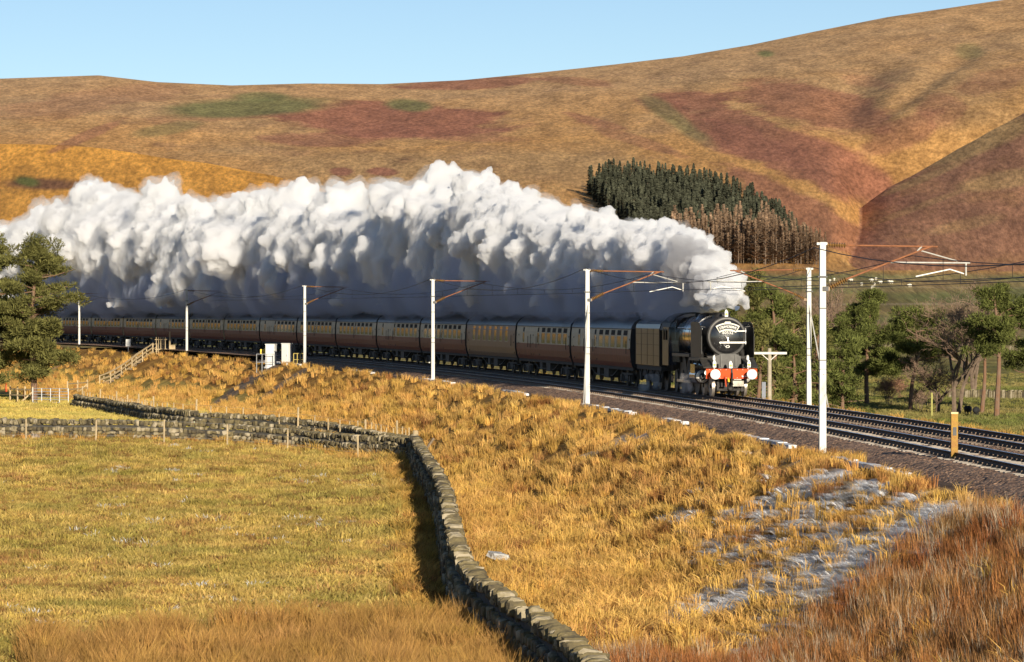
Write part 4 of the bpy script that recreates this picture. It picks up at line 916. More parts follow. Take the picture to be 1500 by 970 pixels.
for h in (.5, 1.5): b = MB(); b.bar(B_ + Vector((.2, -.06, h)), B_ + Vector((1.4, .4, h)), .05, .09); tpart('picket_rail', b)
p = B_ + Vector((1.7, .4, 0)); b = MB(); b.bar(p + Vector((0, 0, -.3)), p + Vector((0, 0, 2.3)), .16); tpart('gate_post', b); b = MB(); b.box(p + Vector((.3, .1, .6)), (.5, .3, .7)); tpart('side_board', b)
# rusty yellow post on the bank top
q = ray_ground(1398, 688); T = empty('yellow_post', (q.x, q.y, q.z)); tag(T, 'rusty yellow square steel post standing at the edge of the ballast', 'post')
b = MB(); b.box((0, 0, .70), (.19, .19, 1.8)); b.build('shaft', M_RUSTY, T); b = MB(); b.box((0, 0, 1.625), (.205, .205, .05)); b.build('cap', mat('bleached_yellow_cap', (.62, .48, .25), .7), T); b = MB(); b.box((0, -.102, 1.1), (.1, .012, .24)); b.build('dark_plate', M_BAND, T)
# telegraph pole beyond the line
p = Vector((XF(190) + 5.0, 190, Gs(XF(190) + 5, 190))); T = empty('telegraph_pole', p); tag(T, 'short weathered telegraph pole with one crossarm beside the locomotive', 'pole')
b = MB(); b.tube([(0, 0, -.3), (0, 0, 2.1 - p.z)], [.13, .10], 10); b.build('shaft', mat('grey_pole_timber', (.33, .29, .22), .85, 0, .25, 4, bump=.3), T, True); b = MB(); b.box((0, -.08, 1.85 - p.z), (1.75, .1, .12)); b.build('crossarm', M_ALU, T)
for s in (-1, 1): b = MB(); b.bar((s * .4, -.06, 1.8 - p.z), (0, -.06, 1.45 - p.z), .04); b.build('brace', M_ALU, T)
b = MB(); b.box((-.3, -.1, -.1 - p.z), (.2, .15, .95)); b.build('equipment_box', mat('dull_blue_grey_box', (.16, .18, .22), .6), T)
q = ray_ground(1365, 611); T = empty('field_stake', q); tag(T, 'thin yellowish stake standing in the field edge beyond the rails', 'stake')
b = MB(); b.tube([(0, 0, -.2), (0, 0, 1.9)], .07, 6); b.build('shaft', mat('lichen_green_timber', (.36, .34, .10), .8), T)
# field gate, timber fence, orange markers by the big pine
G0, G1 = ray_ground(48, 591), ray_ground(98, 592)
G1 = Vector((G1.x, G0.y - 1.0, Gs(G1.x, G0.y - 1.0))); T = empty('field_gate', G0); tag(T, 'galvanised steel bar gate at the field corner under the big pine', 'gate'); inv = Matrix.Translation(-G0)
z0 = min(G0.z, G1.z)
for h in (.12, .34, .54, .76, 1.0, 1.24): b = MB(); b.tube([Vector((G0.x, G0.y, z0 + h)), Vector((G1.x, G1.y, z0 + h))], .03, 6); tpart('bar', b, M_GALV)
for t in (0, .25, .5, .75, 1): v = G0.lerp(G1, t); b = MB(); b.bar((v.x, v.y, z0 + .1), (v.x, v.y, z0 + 1.27), .06); tpart('upright', b, M_GALV)
for (a, c, lab, n) in (((15, 588), (48, 590), 'short pale post and rail fence left of the steel gate, below the pine', 4), ((99, 580), (128, 577), 'pale post and rail fence between the steel gate and the bank', 3)):
    p0, p1 = ray_ground(*a), ray_ground(*c); 
    if abs(p1.y - p0.y) > 12: p1 = Vector((p1.x, p0.y + 2, Gs(p1.x, p0.y + 2)))
    T = empty('post_and_rail_fence', p0); tag(T, lab, 'fence'); inv = Matrix.Translation(-p0)
    for i in range(n):
        v = p0.lerp(p1, i / (n - 1)); v.z = Gs(v.x, v.y); b = MB(); b.bar(v + Vector((0, 0, -.2)), v + Vector((0, 0, 1.3)), .12); tpart('post', b)
    for h in (.55, 1.05): b = MB(); b.bar(p0 + Vector((0, -.08, h)), p1 + Vector((0, -.08, h)), .04, .11); tpart('rail', b)
    b = MB(); b.bar(p1 + Vector((-.9, -.1, .1)), p1 + Vector((0, -.1, .9)), .06, .1); tpart('brace', b)
for px, py, lab in ((35, 586, 'orange plastic marker leaning on the short rail fence'), (9, 574, 'orange plastic marker in the shade under the pine branches')):
    q = ray_ground(px, py); b = MB(); b.lathe([(.12, 0), (.11, .05), (.07, .4), (.04, .75), (.02, .8)], 10); o = b.build('orange_marker', M_ORG, None, True); o.location = q; tag(o, lab, 'marker')
print('trackside', time.time() - T0)
# ------------------------------------------------------------------ dry stone walls
def stone_mat(name, a, b_, moss):
    m, nt, bs = new_mat(name)
    oi = node(nt, 'ShaderNodeNewGeometry'); nz = node(nt, 'ShaderNodeTexNoise'); nz.inputs['Scale'].default_value = 1.7; nz.inputs['Detail'].default_value = 8; nz.inputs['Roughness'].default_value = .7
    nt.links.new(oi.outputs['Position'], nz.inputs['Vector'])
    rp = node(nt, 'ShaderNodeValToRGB'); e = rp.color_ramp.elements; e[0].position = .3; e[1].position = .72; e[0].color = (*a, 1); e[1].color = (*b_, 1)
    x = rp.color_ramp.elements.new(.52); x.color = (*moss, 1)
    ri = node(nt, 'ShaderNodeMath', operation='ADD'); rr = node(nt, 'ShaderNodeMath', operation='MULTIPLY_ADD'); rr.inputs[1].default_value = .4; rr.inputs[2].default_value = -.2
    nt.links.new(oi.outputs['Random Per Island'], rr.inputs[0]); nt.links.new(nz.outputs['Fac'], ri.inputs[0]); nt.links.new(rr.outputs[0], ri.inputs[1]); nt.links.new(ri.outputs[0], rp.inputs[0])
    nt.links.new(rp.outputs[0], bs.inputs['Base Color']); bs.inputs['Roughness'].default_value = .92
    n2 = node(nt, 'ShaderNodeTexNoise'); n2.inputs['Scale'].default_value = 14; n2.inputs['Detail'].default_value = 5; nt.links.new(oi.outputs['Position'], n2.inputs['Vector'])
    bp = node(nt, 'ShaderNodeBump'); bp.inputs['Strength'].default_value = .7; bp.inputs['Distance'].default_value = .03; nt.links.new(n2.outputs['Fac'], bp.inputs['Height']); nt.links.new(bp.outputs[0], bs.inputs['Normal'])
    return m
M_ST = stone_mat('lichened_wall_stone', (.055, .045, .03), (.34, .29, .20), (.15, .12, .055))
M_CORE = mat('dark_wall_heart', (.05, .045, .035), .95, 0, .4, 3)
STV = []
for k in range(6):
    bm = bmesh.new(); bmesh.ops.create_cube(bm, size=1.0); bmesh.ops.bevel(bm, geom=bm.edges[:], offset=.16, segments=1, affect='EDGES', profile=.5)
    for v in bm.verts: v.co += Vector([rnd.uniform(-.09, .09) for _ in range(3)])
    bmesh.ops.triangulate(bm, faces=bm.faces); me = bpy.data.meshes.new('stone'); bm.to_mesh(me); bm.free(); me.materials.append(M_ST); STV.append(me)
STN = [(np.array([v.co[:] for v in m.vertices]), np.array([list(p.vertices) for p in m.polygons])) for m in STV]
def resample(pts, step):
    P = np.array([[p.x, p.y] for p in pts]); d = np.r_[0, np.cumsum(np.linalg.norm(np.diff(P, axis=0), axis=1))]
    # smooth the corners a little
    s = np.arange(0, d[-1], step); x = np.interp(s, d, P[:, 0]); y = np.interp(s, d, P[:, 1])
    k = np.ones(9) / 9; xs = np.convolve(np.pad(x, 4, mode='edge'), k, 'valid'); ys = np.convolve(np.pad(y, 4, mode='edge'), k, 'valid')
    return np.c_[xs, ys]
def stone_wall(pts, label, H=1.25, both=True, nind=290, smin=.22, smax_=.5):
    P = resample(pts, .25); t = np.gradient(P, axis=0); t /= np.linalg.norm(t, axis=1)[:, None]; nrm = np.c_[-t[:, 1], t[:, 0]]
    Z = G(P[:, 0], P[:, 1]); Z = np.convolve(np.pad(Z, 4, mode='edge'), np.ones(9) / 9, 'valid')
    hv = H * (1 + .10 * fbm(np.arange(len(P)) / 9.0, np.zeros(len(P)), 91, 3))
    T = empty('dry_stone_wall', (P[0, 0], P[0, 1], Z[0])); tag(T, label, 'stone wall', 'dry stone walls'); inv = Matrix.Translation((-P[0, 0], -P[0, 1], -Z[0]))
    V = []; F = []
    for i in range(len(P)):
        for (o, z) in ((-.24, -.3), (-.17, hv[i] - .2), (.17, hv[i] - .2), (.24, -.3)): V.append((P[i, 0] + nrm[i, 0] * o, P[i, 1] + nrm[i, 1] * o, Z[i] + z))
    for i in range(len(P) - 1):
        a = i * 4; F += [(a, a + 1, a + 5, a + 4), (a + 1, a + 2, a + 6, a + 5), (a + 2, a + 3, a + 7, a + 6)]
    o = obj('wall_heart', np_mesh('wall_heart', V, F, M_CORE), T); o.matrix_parent_inverse = inv
    items = []; Ltot = len(P) * .25
    def at(s): i = min(len(P) - 1, max(0, int(s / .25))); return i
    for sgn in ((1, -1) if both else (1,)):
        z = 0.0; c = 0
        while z < H - .22:
            h = rnd.uniform(.15, .24); s = rnd.uniform(0, .3)
            while s < Ltot - .1:
                l = rnd.uniform(smin, smax_); i = at(s + l / 2); frac = (z + h / 2) / H; off = sgn * (.28 - .10 * frac + rnd.uniform(-.035, .035)); hh = h * rnd.uniform(.8, 1.15)
                if z + h < hv[i] - .12: items.append((P[i] + nrm[i] * off, Z[i] + z + h / 2 - .05, math.atan2(t[i, 1], t[i, 0]) + rnd.uniform(-.12, .12), (l * rnd.uniform(.8, 1.1), .26 * rnd.uniform(.8, 1.25), hh * rnd.uniform(.8, 1.3)), rnd.uniform(-.3, .3)))
                s += l
            z += h
    s = 0
    while s < Ltot - .1:
        l = rnd.uniform(.10, .24); i = at(s + l / 2)
        items.append((P[i] + nrm[i] * rnd.uniform(-.04, .04), Z[i] + hv[i] - .06 + rnd.uniform(-.03, .05), math.atan2(t[i, 1], t[i, 0]) + rnd.uniform(-.25, .25), (l * 1.05, rnd.uniform(.30, .50), rnd.uniform(.16, .38)), rnd.uniform(-.45, .45)))
        s += l
    items.sort(key=lambda q: math.hypot(q[0][0], q[0][1]) - 400 * (abs(q[3][2]) > .245))
    VV = []; FF = []; nb = 0
    for j, (p, z, a, sz, tl) in enumerate(items):
        M = Matrix.Translation((p[0], p[1], z)) @ Matrix.Rotation(a, 4, 'Z') @ Matrix.Rotation(tl, 4, 'Y') @ Matrix.Diagonal((*sz, 1))
        k = rnd.randrange(6)
        if j < nind:
            o = obj('stone', STV[k], T); o.matrix_local = inv @ M
        else:
            A = np.array(M); v0, f0 = STN[k]; VV.append(v0 @ A[:3, :3].T + A[:3, 3]); FF.append(f0 + nb); nb += len(v0)
    if VV:
        o = obj('small_stones', np_mesh('small_stones', np.vstack(VV), np.vstack(FF), M_ST), T); o.matrix_parent_inverse = inv; tag(o, kind='stuff')
    return P, Z
def crest(pts, H=1.25): return [ray_ground(px, py, H) for px, py in pts]
W1 = crest([(905, 1010), (865, 968), (830, 937), (790, 905), (745, 880), (708, 854), (684, 830), (670, 800), (662, 762), (655, 727), (641, 694), (624, 668)]) + [ray_ground(606, 675)]
J = W1[-1]
stone_wall(W1, 'snaking dry stone wall with upright cope stones at the foot of the bank', both=False)
J2 = ray_ground(600, 674); W3s = J2 + Vector((.2, 1.2, 0))
W2 = [J2] + [ray_ground(px, py) for px, py in [(560, 671), (520, 669), (440, 659), (350, 651), (250, 647), (120, 645), (0, 644), (-90, 644)]]
stone_wall(W2, 'sunlit mossy dry stone wall crossing the field behind wire fence posts', H=1.0, both=False, smin=.2, smax_=.42)
W3 = [W3s] + crest([(560, 634), (505, 622), (440, 614), (360, 606), (280, 602), (220, 596), (160, 586), (110, 578)], .95)
stone_wall(W3, 'shaded dry stone wall curving back along the bank towards the steel gate', H=.85, both=False, nind=240, smin=.25, smax_=.5)
def post_fence(name, label, pts, h, step, wires_=(.35, .7, 1.0), m=M_WOOD, r=.05, lead=None):
    T = empty(name, pts[0]); tag(T, label, 'fence'); inv = Matrix.Translation(-Vector(pts[0])); P = resample(pts, step) if step else np.array([[p.x, p.y] for p in pts]); tops = []
    for i, (x, y) in enumerate(P):
        z = Gs(x, y); hh = h * rnd.uniform(.92, 1.06) * (1.25 if lead and i % lead == 0 else 1); rr = r * (1.6 if lead and i % lead == 0 else 1); lx = rnd.uniform(-.05, .05)
        b = MB(); b.tube([(x, y, z - .2), (x + lx, y, z + hh)], [rr, rr * .9], 6); o = b.build('post', m, T); o.matrix_parent_inverse = inv; tops.append(Vector((x, y, z)))
    for f in wires_:
        b = MB(); b.tube([p + Vector((0, -.05, h * f)) for p in tops], .006, 3); o = b.build('wire', M_GALV, T); o.matrix_parent_inverse = inv
post_fence('wire_fence', 'wire fence of slim pale posts in front of the mossy wall', [ray_ground(px, py) for px, py in ((-60, 650), (38, 649), (140, 650), (240, 652), (333, 656), (421, 664), (524, 676))], 1.25, None)
post_fence('wire_fence', 'close set wire fence posts along the shaded wall up to the gate', [p + Vector((.25, .45, 0)) for p in W3[::-1]], 1.25, 2.0, lead=6, r=.04)
p = J + Vector((.1, -.3, 0)); T = empty('gate_post', (p.x, p.y, Gs(p.x, p.y))); tag(T, 'stout weathered strainer post where the field walls meet', 'post'); b = MB(); b.tube([(0, 0, -.3), (0, 0, 1.45), (0, 0, 1.5)], [.16, .15, .1], 10); b.build('shaft', M_WOOD, T, True)
b = MB(); b.bar((.2, .0, .1), (.9, .3, 1.1), .1); b.build('brace', M_WOODD, T)
bo = STV[2].copy(); bo.materials[0] = mat('frosted_boulder', (.44, .44, .43), .9, 0, .3, 3, bump=.6); q = ray_ground(729, 832); o = obj('pale_boulder', bo); o.location = q + Vector((0, -.2, .36)); o.scale = (.62, .5, .2); o.rotation_euler = (.15, .12, .5); tag(o, 'flat pale boulder lying in the golden grass right of the snaking wall', 'boulder')
print('walls', time.time() - T0)
# ------------------------------------------------------------------ grass, stalks and rushes (stuff: tufts set out by geometry nodes)
def leaf_mat(name, c=None, trans=.35, inst=True, var=.35, scale=1.2, rough=.75):
    m, nt, b = new_mat(name)
    if inst:
        at = node(nt, 'ShaderNodeAttribute', attribute_name='tcol'); at.attribute_type = 'INSTANCER'; out = at.outputs['Color']
    else:
        geo = node(nt, 'ShaderNodeNewGeometry'); nz = node(nt, 'ShaderNodeTexNoise'); nz.inputs['Scale'].default_value = scale; nz.inputs['Detail'].default_value = 4
        nt.links.new(geo.outputs['Position'], nz.inputs['Vector']); rp = node(nt, 'ShaderNodeValToRGB'); e = rp.color_ramp.elements; e[0].position = .32; e[1].position = .7
        e[0].color = (*[x * (1 - var) for x in c], 1); e[1].color = (*[x * (1 + var) for x in c], 1); nt.links.new(nz.outputs['Fac'], rp.inputs[0])
        mx = node(nt, 'ShaderNodeMix', data_type='RGBA', blend_type='MULTIPLY'); mx.inputs['Factor'].default_value = 1; r2 = node(nt, 'ShaderNodeValToRGB'); r2.color_ramp.elements[0].color = (.55, .55, .55, 1); r2.color_ramp.elements[1].color = (1.35, 1.3, 1.2, 1)
        nt.links.new(geo.outputs['Random Per Island'], r2.inputs[0]); nt.links.new(rp.outputs[0], mx.inputs['A']); nt.links.new(r2.outputs[0], mx.inputs['B']); out = mx.outputs['Result']
    d = node(nt, 'ShaderNodeBsdfDiffuse'); t = node(nt, 'ShaderNodeBsdfTranslucent'); mix = node(nt, 'ShaderNodeMixShader'); mix.inputs[0].default_value = trans
    nt.links.new(out, d.inputs['Color']); nt.links.new(out, t.inputs['Color']); nt.links.new(d.outputs[0], mix.inputs[1]); nt.links.new(t.outputs[0], mix.inputs[2])
    nt.nodes.remove(b); nt.links.new(mix.outputs[0], nt.nodes['Material Output'].inputs['Surface']); return m
M_BLADE = leaf_mat('dry_grass_blade', trans=.3)
def tuft(name, n, h, spread, w, lean, droop, flat=None):
    V = []; F = []
    for k in range(n):
        a = rnd.uniform(0, 2 * math.pi); r = spread * math.sqrt(rnd.random()); x, y = r * math.cos(a), r * math.sin(a)
        hh = h * rnd.uniform(.55, 1.1); la = a + rnd.uniform(-.8, .8); ln = lean * rnd.uniform(.2, 1.2) * hh
        if flat: la = flat + rnd.uniform(-.35, .35); ln = hh * rnd.uniform(.8, 1.2)
        dx, dy = math.cos(la), math.sin(la); fa = rnd.uniform(0, math.pi); wx, wy = math.cos(fa) * w / 2, math.sin(fa) * w / 2
        z1, z2 = hh * (.6 if not flat else .22), hh * (1 - droop * rnd.uniform(.3, 1)) * (1 if not flat else .22)
        p = [(0, 0, -.03), (dx * ln * .35, dy * ln * .35, z1), (dx * ln * (1 + droop), dy * ln * (1 + droop), z2)]
        b = len(V); V += [(x + p[0][0] - wx, y + p[0][1] - wy, p[0][2]), (x + p[0][0] + wx, y + p[0][1] + wy, p[0][2]), (x + p[1][0] - wx * .8, y + p[1][1] - wy * .8, p[1][2]), (x + p[1][0] + wx * .8, y + p[1][1] + wy * .8, p[1][2]), (x + p[2][0], y + p[2][1], p[2][2])]
        F += [(b, b + 1, b + 3), (b, b + 3, b + 2), (b + 2, b + 3, b + 4)]
    me = np_mesh(name, V, F, M_BLADE); return bpy.data.objects.new(name, me)
TC = bpy.data.collections.new('tufts'); TUFTS = []
def reg(*o): 
    for q in o: TC.objects.link(q); TUFTS.append(q)
for k in range(4): reg(tuft('tuft_%02d_gold' % k, 46, .52, .20, .020, .55, .35))
for k in range(3): reg(tuft('tuft_%02d_short' % (4 + k), 34, .20, .20, .022, .7, .3))
for k in range(3): reg(tuft('tuft_%02d_stalk' % (7 + k), 24, .95, .24, .014, .22, .10))
for k in range(3): reg(tuft('tuft_%02d_flat' % (10 + k), 40, .75, .22, .022, .5, .1, flat=math.pi))
for k in range(2): reg(tuft('tuft_%02d_rush' % (13 + k), 70, .85, .26, .014, .35, .12))
K_GOLD, K_SHORT, K_STALK, K_FLAT, K_RUSH = (0, 4), (4, 3), (7, 3), (10, 3), (13, 2)
def scatter(name, label, x, y, idx, scl, colr, sink=0.0, yaw=None):
    n = len(x); z = G(x, y) - sink; me = bpy.data.meshes.new(name); me.vertices.add(n); me.vertices.foreach_set('co', np.c_[x, y, z].astype(np.float32).ravel())
    a = me.attributes.new('tidx', 'INT', 'POINT'); a.data.foreach_set('value', np.asarray(idx, dtype=np.int32))
    a = me.attributes.new('tscl', 'FLOAT', 'POINT'); a.data.foreach_set('value', np.asarray(scl, dtype=np.float32))
    a = me.attributes.new('trot', 'FLOAT_VECTOR', 'POINT'); yw = rng.uniform(0, 6.283, n) if yaw is None else yaw + rng.normal(0, .25, n); a.data.foreach_set('vector', np.c_[rng.normal(0, .1, n), rng.normal(0, .1, n), yw].astype(np.float32).ravel())
    a = me.attributes.new('tcol', 'FLOAT_COLOR', 'POINT'); a.data.foreach_set('color', np.c_[np.clip(colr, 0, 1), np.ones(n)].astype(np.float32).ravel())
    o = obj(name, me); tag(o, label, 'grass', kind='stuff'); o.modifiers.new('set', 'NODES').node_group = NG; return o
NG = bpy.data.node_groups.new('set_tufts', 'GeometryNodeTree')
NG.interface.new_socket('Geometry', in_out='INPUT', socket_type='NodeSocketGeometry'); NG.interface.new_socket('Geometry', in_out='OUTPUT', socket_type='NodeSocketGeometry')
gi = NG.nodes.new('NodeGroupInput'); go = NG.nodes.new('NodeGroupOutput'); ip = NG.nodes.new('GeometryNodeInstanceOnPoints'); ci = NG.nodes.new('GeometryNodeCollectionInfo')
ci.inputs['Collection'].default_value = TC; ci.inputs['Separate Children'].default_value = True; ci.inputs['Reset Children'].default_value = True
def na(nm, t):
    n = NG.nodes.new('GeometryNodeInputNamedAttribute'); n.data_type = t; n.inputs['Name'].default_value = nm; return n.outputs['Attribute']
NG.links.new(gi.outputs[0], ip.inputs['Points']); NG.links.new(ci.outputs[0], ip.inputs['Instance']); ip.inputs['Pick Instance'].default_value = True
NG.links.new(na('tidx', 'INT'), ip.inputs['Instance Index']); NG.links.new(na('tscl', 'FLOAT'), ip.inputs['Scale'])
e2r = NG.nodes.new('FunctionNodeEulerToRotation'); NG.links.new(na('trot', 'FLOAT_VECTOR'), e2r.inputs[0]); NG.links.new(e2r.outputs[0], ip.inputs['Rotation']); NG.links.new(ip.outputs[0], go.inputs[0])
def pick(k, n): return rng.integers(k[0], k[0] + k[1], n)
_w1 = np.array([[p.x, p.y] for p in W1]); _w1 = _w1[np.argsort(_w1[:, 1])]
_w2 = np.array([[p.x, p.y] for p in W2]); _w2 = _w2[np.argsort(_w2[:, 0])]
def wall_x(y): return np.interp(y, _w1[:, 1], _w1[:, 0])
def wall2_y(x): return np.interp(x, _w2[:, 0], _w2[:, 1])
def cand(n, y0, y1, t0, t1, p=1.0):                         # random ground points, denser towards the viewer
    y = y0 * (y1 / y0) ** (rng.random(n) ** p); return rng.uniform(t0, t1, n) * y, y
def vary(base, x, y, amt=.25, alt=None, s=3.0, seed=81):
    n = len(x); c = np.zeros((n, 3)) + np.array(base)
    if alt is not None:
        f = np.clip(.5 + .9 * fbm(x / s, y / (s * 1.3), seed, 4), 0, 1)[:, None]; c = c * (1 - f) + np.array(alt) * f
    return c * rng.uniform(1 - amt, 1 + amt, n)[:, None] * np.c_[np.ones(n), rng.uniform(.94, 1.06, n), rng.uniform(.85, 1.15, n)]
# pasture left of the snaking wall
x, y = cand(52000, 60, 215, -.15, .06, .8); k = (x < wall_x(y) - .55) & (y < np.where(x < _w2[-1, 0], wall2_y(x), 250) - .5); x, y = x[k], y[k]
px, py = topx(x, y, G(x, y)); c = vary((.57, .395, .12), x, y, .42, (.34, .275, .075), 2.2)
n4 = fbm(x / .5, y / 2.4, 84, 3); c[(n4 > .2) & (rng.random(len(x)) < .6)] *= np.array((.72, .58, .7)); fr = (rng.random(len(x)) < .022 * sstep(-.1, .5, fbm(x / 3, y / 6, 85, 3))); c[fr] = (.62, .62, .60)
sc_ = rng.uniform(.6, 1.7, len(x)) * (1 + .4 * sstep(.1, .6, fbm(x / 5, y / 7, 86, 3)))
near_w = np.minimum(wall_x(y) - x, np.where(x < _w2[-1, 0], wall2_y(x) - y, 99)); idx = np.where((near_w < 1.8) & (rng.random(len(x)) < .6), pick(K_GOLD, len(x)), pick(K_SHORT, len(x)))
tall = (fbm(x / 2.2, y / 3, 87, 3) > .38) & (rng.random(len(x)) < .5); idx = np.where(tall, pick(K_GOLD, len(x)), idx); sc_ = np.where((idx < 4) & (near_w > 1.8), sc_ * .5, sc_); sc_ = np.where((idx < 4) & (near_w <= 1.8), sc_ * .75, sc_)
c[(near_w < 1.6)] *= np.array((1.05, .88, .8))
scatter('pasture_grass', 'short golden green pasture grass in the walled field', x, y, idx, sc_, c)
# rushes along the bottom of the field
x, y = cand(5200, 66, 88, -.13, .02); px, py = topx(x, y, G(x, y)); k = (x < wall_x(y) - .3) & (py > 965 + 55 * fbm(x / 2.0, y / 4, 88, 3) - 55 * sstep(150, 600, px)) & (rng.random(len(x)) < .25 + .75 * sstep(-.35, .25, fbm(x / .9, y / 2.5, 89, 3))); x, y = x[k], y[k]
scatter('rushes', 'tall golden rushes along the near edge of the walled field', x, y, pick(K_RUSH, len(x)), rng.uniform(.45, 1.05, len(x)) * (1 + .3 * fbm(x / 1.2, y / 2, 90, 2)), vary((.50, .29, .09), x, y, .35, (.36, .21, .07), 1.2))
# the field beyond the walls, up to the gate
x, y = cand(9000, 198, 330, -.16, -.01, .9); k = (y > wall2_y(x) + .6) & (XN(y) - x > 12); x, y = x[k], y[k]
scatter('meadow_grass', 'pale yellow grass of the far field below the steel gate', x, y, pick(K_SHORT, len(x)), rng.uniform(1.0, 1.7, len(x)), vary((.68, .52, .15), x, y, .25, (.46, .40, .11), 6))
# the railway bank
x, y = cand(60000, 62, 470, -.16, .16, .85); u = XN(y) - x; px, py = topx(x, y, G(x, y)); fm, sm, sp = frost_mask(x, y, px, py)
inw = (x > wall_x(np.clip(y, _w1[0, 1], _w1[-1, 1])) + .4) | ((y > _w1[-1, 1]) & (u < 14 + 8 * sstep(250, 330, y)))
k = (rng.random(len(x)) < .35 + .65 * sstep(-.35, .2, fbm(x / .8, y / 2.0, 92, 3))) & (u > 3.62 + .4 * fbm(y / 4, x * 0, 95, 2) - .9 * np.exp(-((y - 112.5) / 4.5) ** 2)) & (u < 30) & inw & (rng.random(len(x)) > np.clip(fm * 1.1, 0, .80)) & (rng.random(len(x)) > sm * .9)
brown = sstep(-.06, .06, (py - np.interp(px, [500, 860, 1000, 1120, 1230, 1330, 1420, 1500, 1700], [1150, 945, 970, 955, 885, 800, 745, 725, 712])) / 400 + .05 * fbm(x / 1.5, y / 2, 97, 3))
kg = k & (rng.random(len(x)) > brown * .9); X, Y, U = x[kg], y[kg], u[kg]
c = vary((.73, .47, .14), X, Y, .32, (.53, .305, .09), 2.0, 93); c[fbm(X / 1.1, Y / 1.5, 94, 3) > .42] *= np.array((.62, .5, .6))
s_ = rng.uniform(.55, 1.4, len(X)) * np.where(Y > 200, 1.15, 1.0) * (.7 + .3 * sstep(4, 6, U)); scatter('bank_grass', 'golden tussock grass covering the railway bank', X, Y, pick(K_GOLD, len(X)), s_, c)
# tall russet stalks in the lower right foreground
x, y = cand(30000, 58, 112, .0, .165); u = XN(y) - x; px, py = topx(x, y, G(x, y))
brown = sstep(-.05, .07, (py - np.interp(px, [500, 860, 1000, 1120, 1230, 1330, 1420, 1500, 1700], [1150, 955, 980, 965, 895, 810, 755, 730, 718])) / 400 + .06 * fbm(x / 1.5, y / 2, 97, 3))
k = (u > 4.3) & (x > wall_x(np.clip(y, _w1[0, 1], 300)) + .5) & (rng.random(len(x)) < brown * .75) & ((u < 13) | (rng.random(len(x)) < .6)); X, Y = x[k], y[k]
c = vary((.31, .115, .042), X, Y, .45, (.46, .26, .10), 1.2, 98); pal = rng.random(len(X)) < .15; c[pal] = (.46, .38, .27)
scatter('russet_stalks', 'tall russet dead stalks in the foreground of the bank', X, Y, np.where(rng.random(len(X)) < .75, pick(K_STALK, len(X)), pick(K_GOLD, len(X))), rng.uniform(.4, .85, len(X)) * (1 + .4 * fbm(X / 1.3, Y / 1.6, 96, 3)), c)
# combed down, frosted grass on the bare part of the bank
x, y = cand(46000, 68, 135, .01, .15); u = XN(y) - x; px, py = topx(x, y, G(x, y)); fm, sm, sp = frost_mask(x, y, px, py); k = (u > 4.3) & (rng.random(len(x)) < np.clip(fm * .9, 0, .45)); X, Y = x[k], y[k]
st = fbm(X / 3.0, Y / .7, 53, 4); c = np.where((st > -.3)[:, None], np.array((.95, .95, .97)), np.array((.46, .40, .31))) * rng.uniform(.75, 1.2, len(X))[:, None]
scatter('frosted_grass', 'frosted flattened grass combed down the bare bank', X, Y, pick(K_FLAT, len(X)), rng.uniform(.35, .8, len(X)), c, yaw=0.0)
# fringe beyond the far track, rough field behind it
x, y = cand(26000, 75, 300, -.02, .17, .8); v = x - XF(y); k = (v > 3.2) & (v < 7.5 + 2 * fbm(x / 4, y / 5, 99, 2)); X, Y = x[k], y[k]
scatter('verge_grass', 'straw coloured verge grass along the far side of the line', X, Y, pick(K_GOLD, len(X)), rng.uniform(.45, .95, len(X)) , vary((.62, .38, .11), X, Y, .25, (.46, .29, .085), 3))
x, y = cand(16000, 150, 480, .03, .17, .9); v = x - XF(y); k = v > 7; X, Y = x[k], y[k]
scatter('far_field_grass', 'green and straw field grass beyond the line', X, Y, pick(K_SHORT, len(X)), rng.uniform(.8, 1.6, len(X)), vary((.17, .195, .055), X, Y, .25, (.36, .29, .11), 14))
print('grass', time.time() - T0)

# ------------------------------------------------------------------ trees
M_BARK = mat('grey_brown_bark', (.14, .10, .07), .95, 0, .35, 3, bump=.6)
M_BARKR = mat('orange_pine_bark', (.26, .12, .055), .9, 0, .35, 2.5, c2=(.17, .12, .085), bump=.6)
M_TWIG = mat('brown_bare_twig', (.19, .125, .085), .9, 0, .3, 3)
M_NEED = leaf_mat('pine_needles', (.135, .155, .048), .3, False, .35, .9)
M_NEED2 = leaf_mat('olive_pine_needles', (.175, .175, .062), .35, False, .35, .9)
def needle_cloud(centres, n_per, size, r_leaf, seed):
    g = np.random.default_rng(seed); V = []
    for (c, rx, rz) in centres:
        n = int(n_per * 7.5 * (rx ** 2)); u = g.normal(size=(n, 3)); u /= np.linalg.norm(u, axis=1)[:, None]; rad = g.random(n) ** .35
        p = np.array(c) + u * rad[:, None] * np.array((rx, rx, rz)); d = u * .7 + g.normal(size=(n, 3)) * .55 + np.array((0, 0, .45)); d /= np.linalg.norm(d, axis=1)[:, None]
        w = np.cross(d, g.normal(size=(n, 3))); w /= np.linalg.norm(w, axis=1)[:, None] + 1e-6; s = size * g.uniform(.6, 1.3, n)[:, None]
        a = p - w * s * r_leaf; b = p + w * s * r_leaf; V.append(np.stack([a, b, p + d * s + w * s * r_leaf * .5, p + d * s - w * s * r_leaf * .5], 1))
    V = np.concatenate(V).reshape(-1, 3); F = np.arange(len(V)).reshape(-1, 4); return V, F
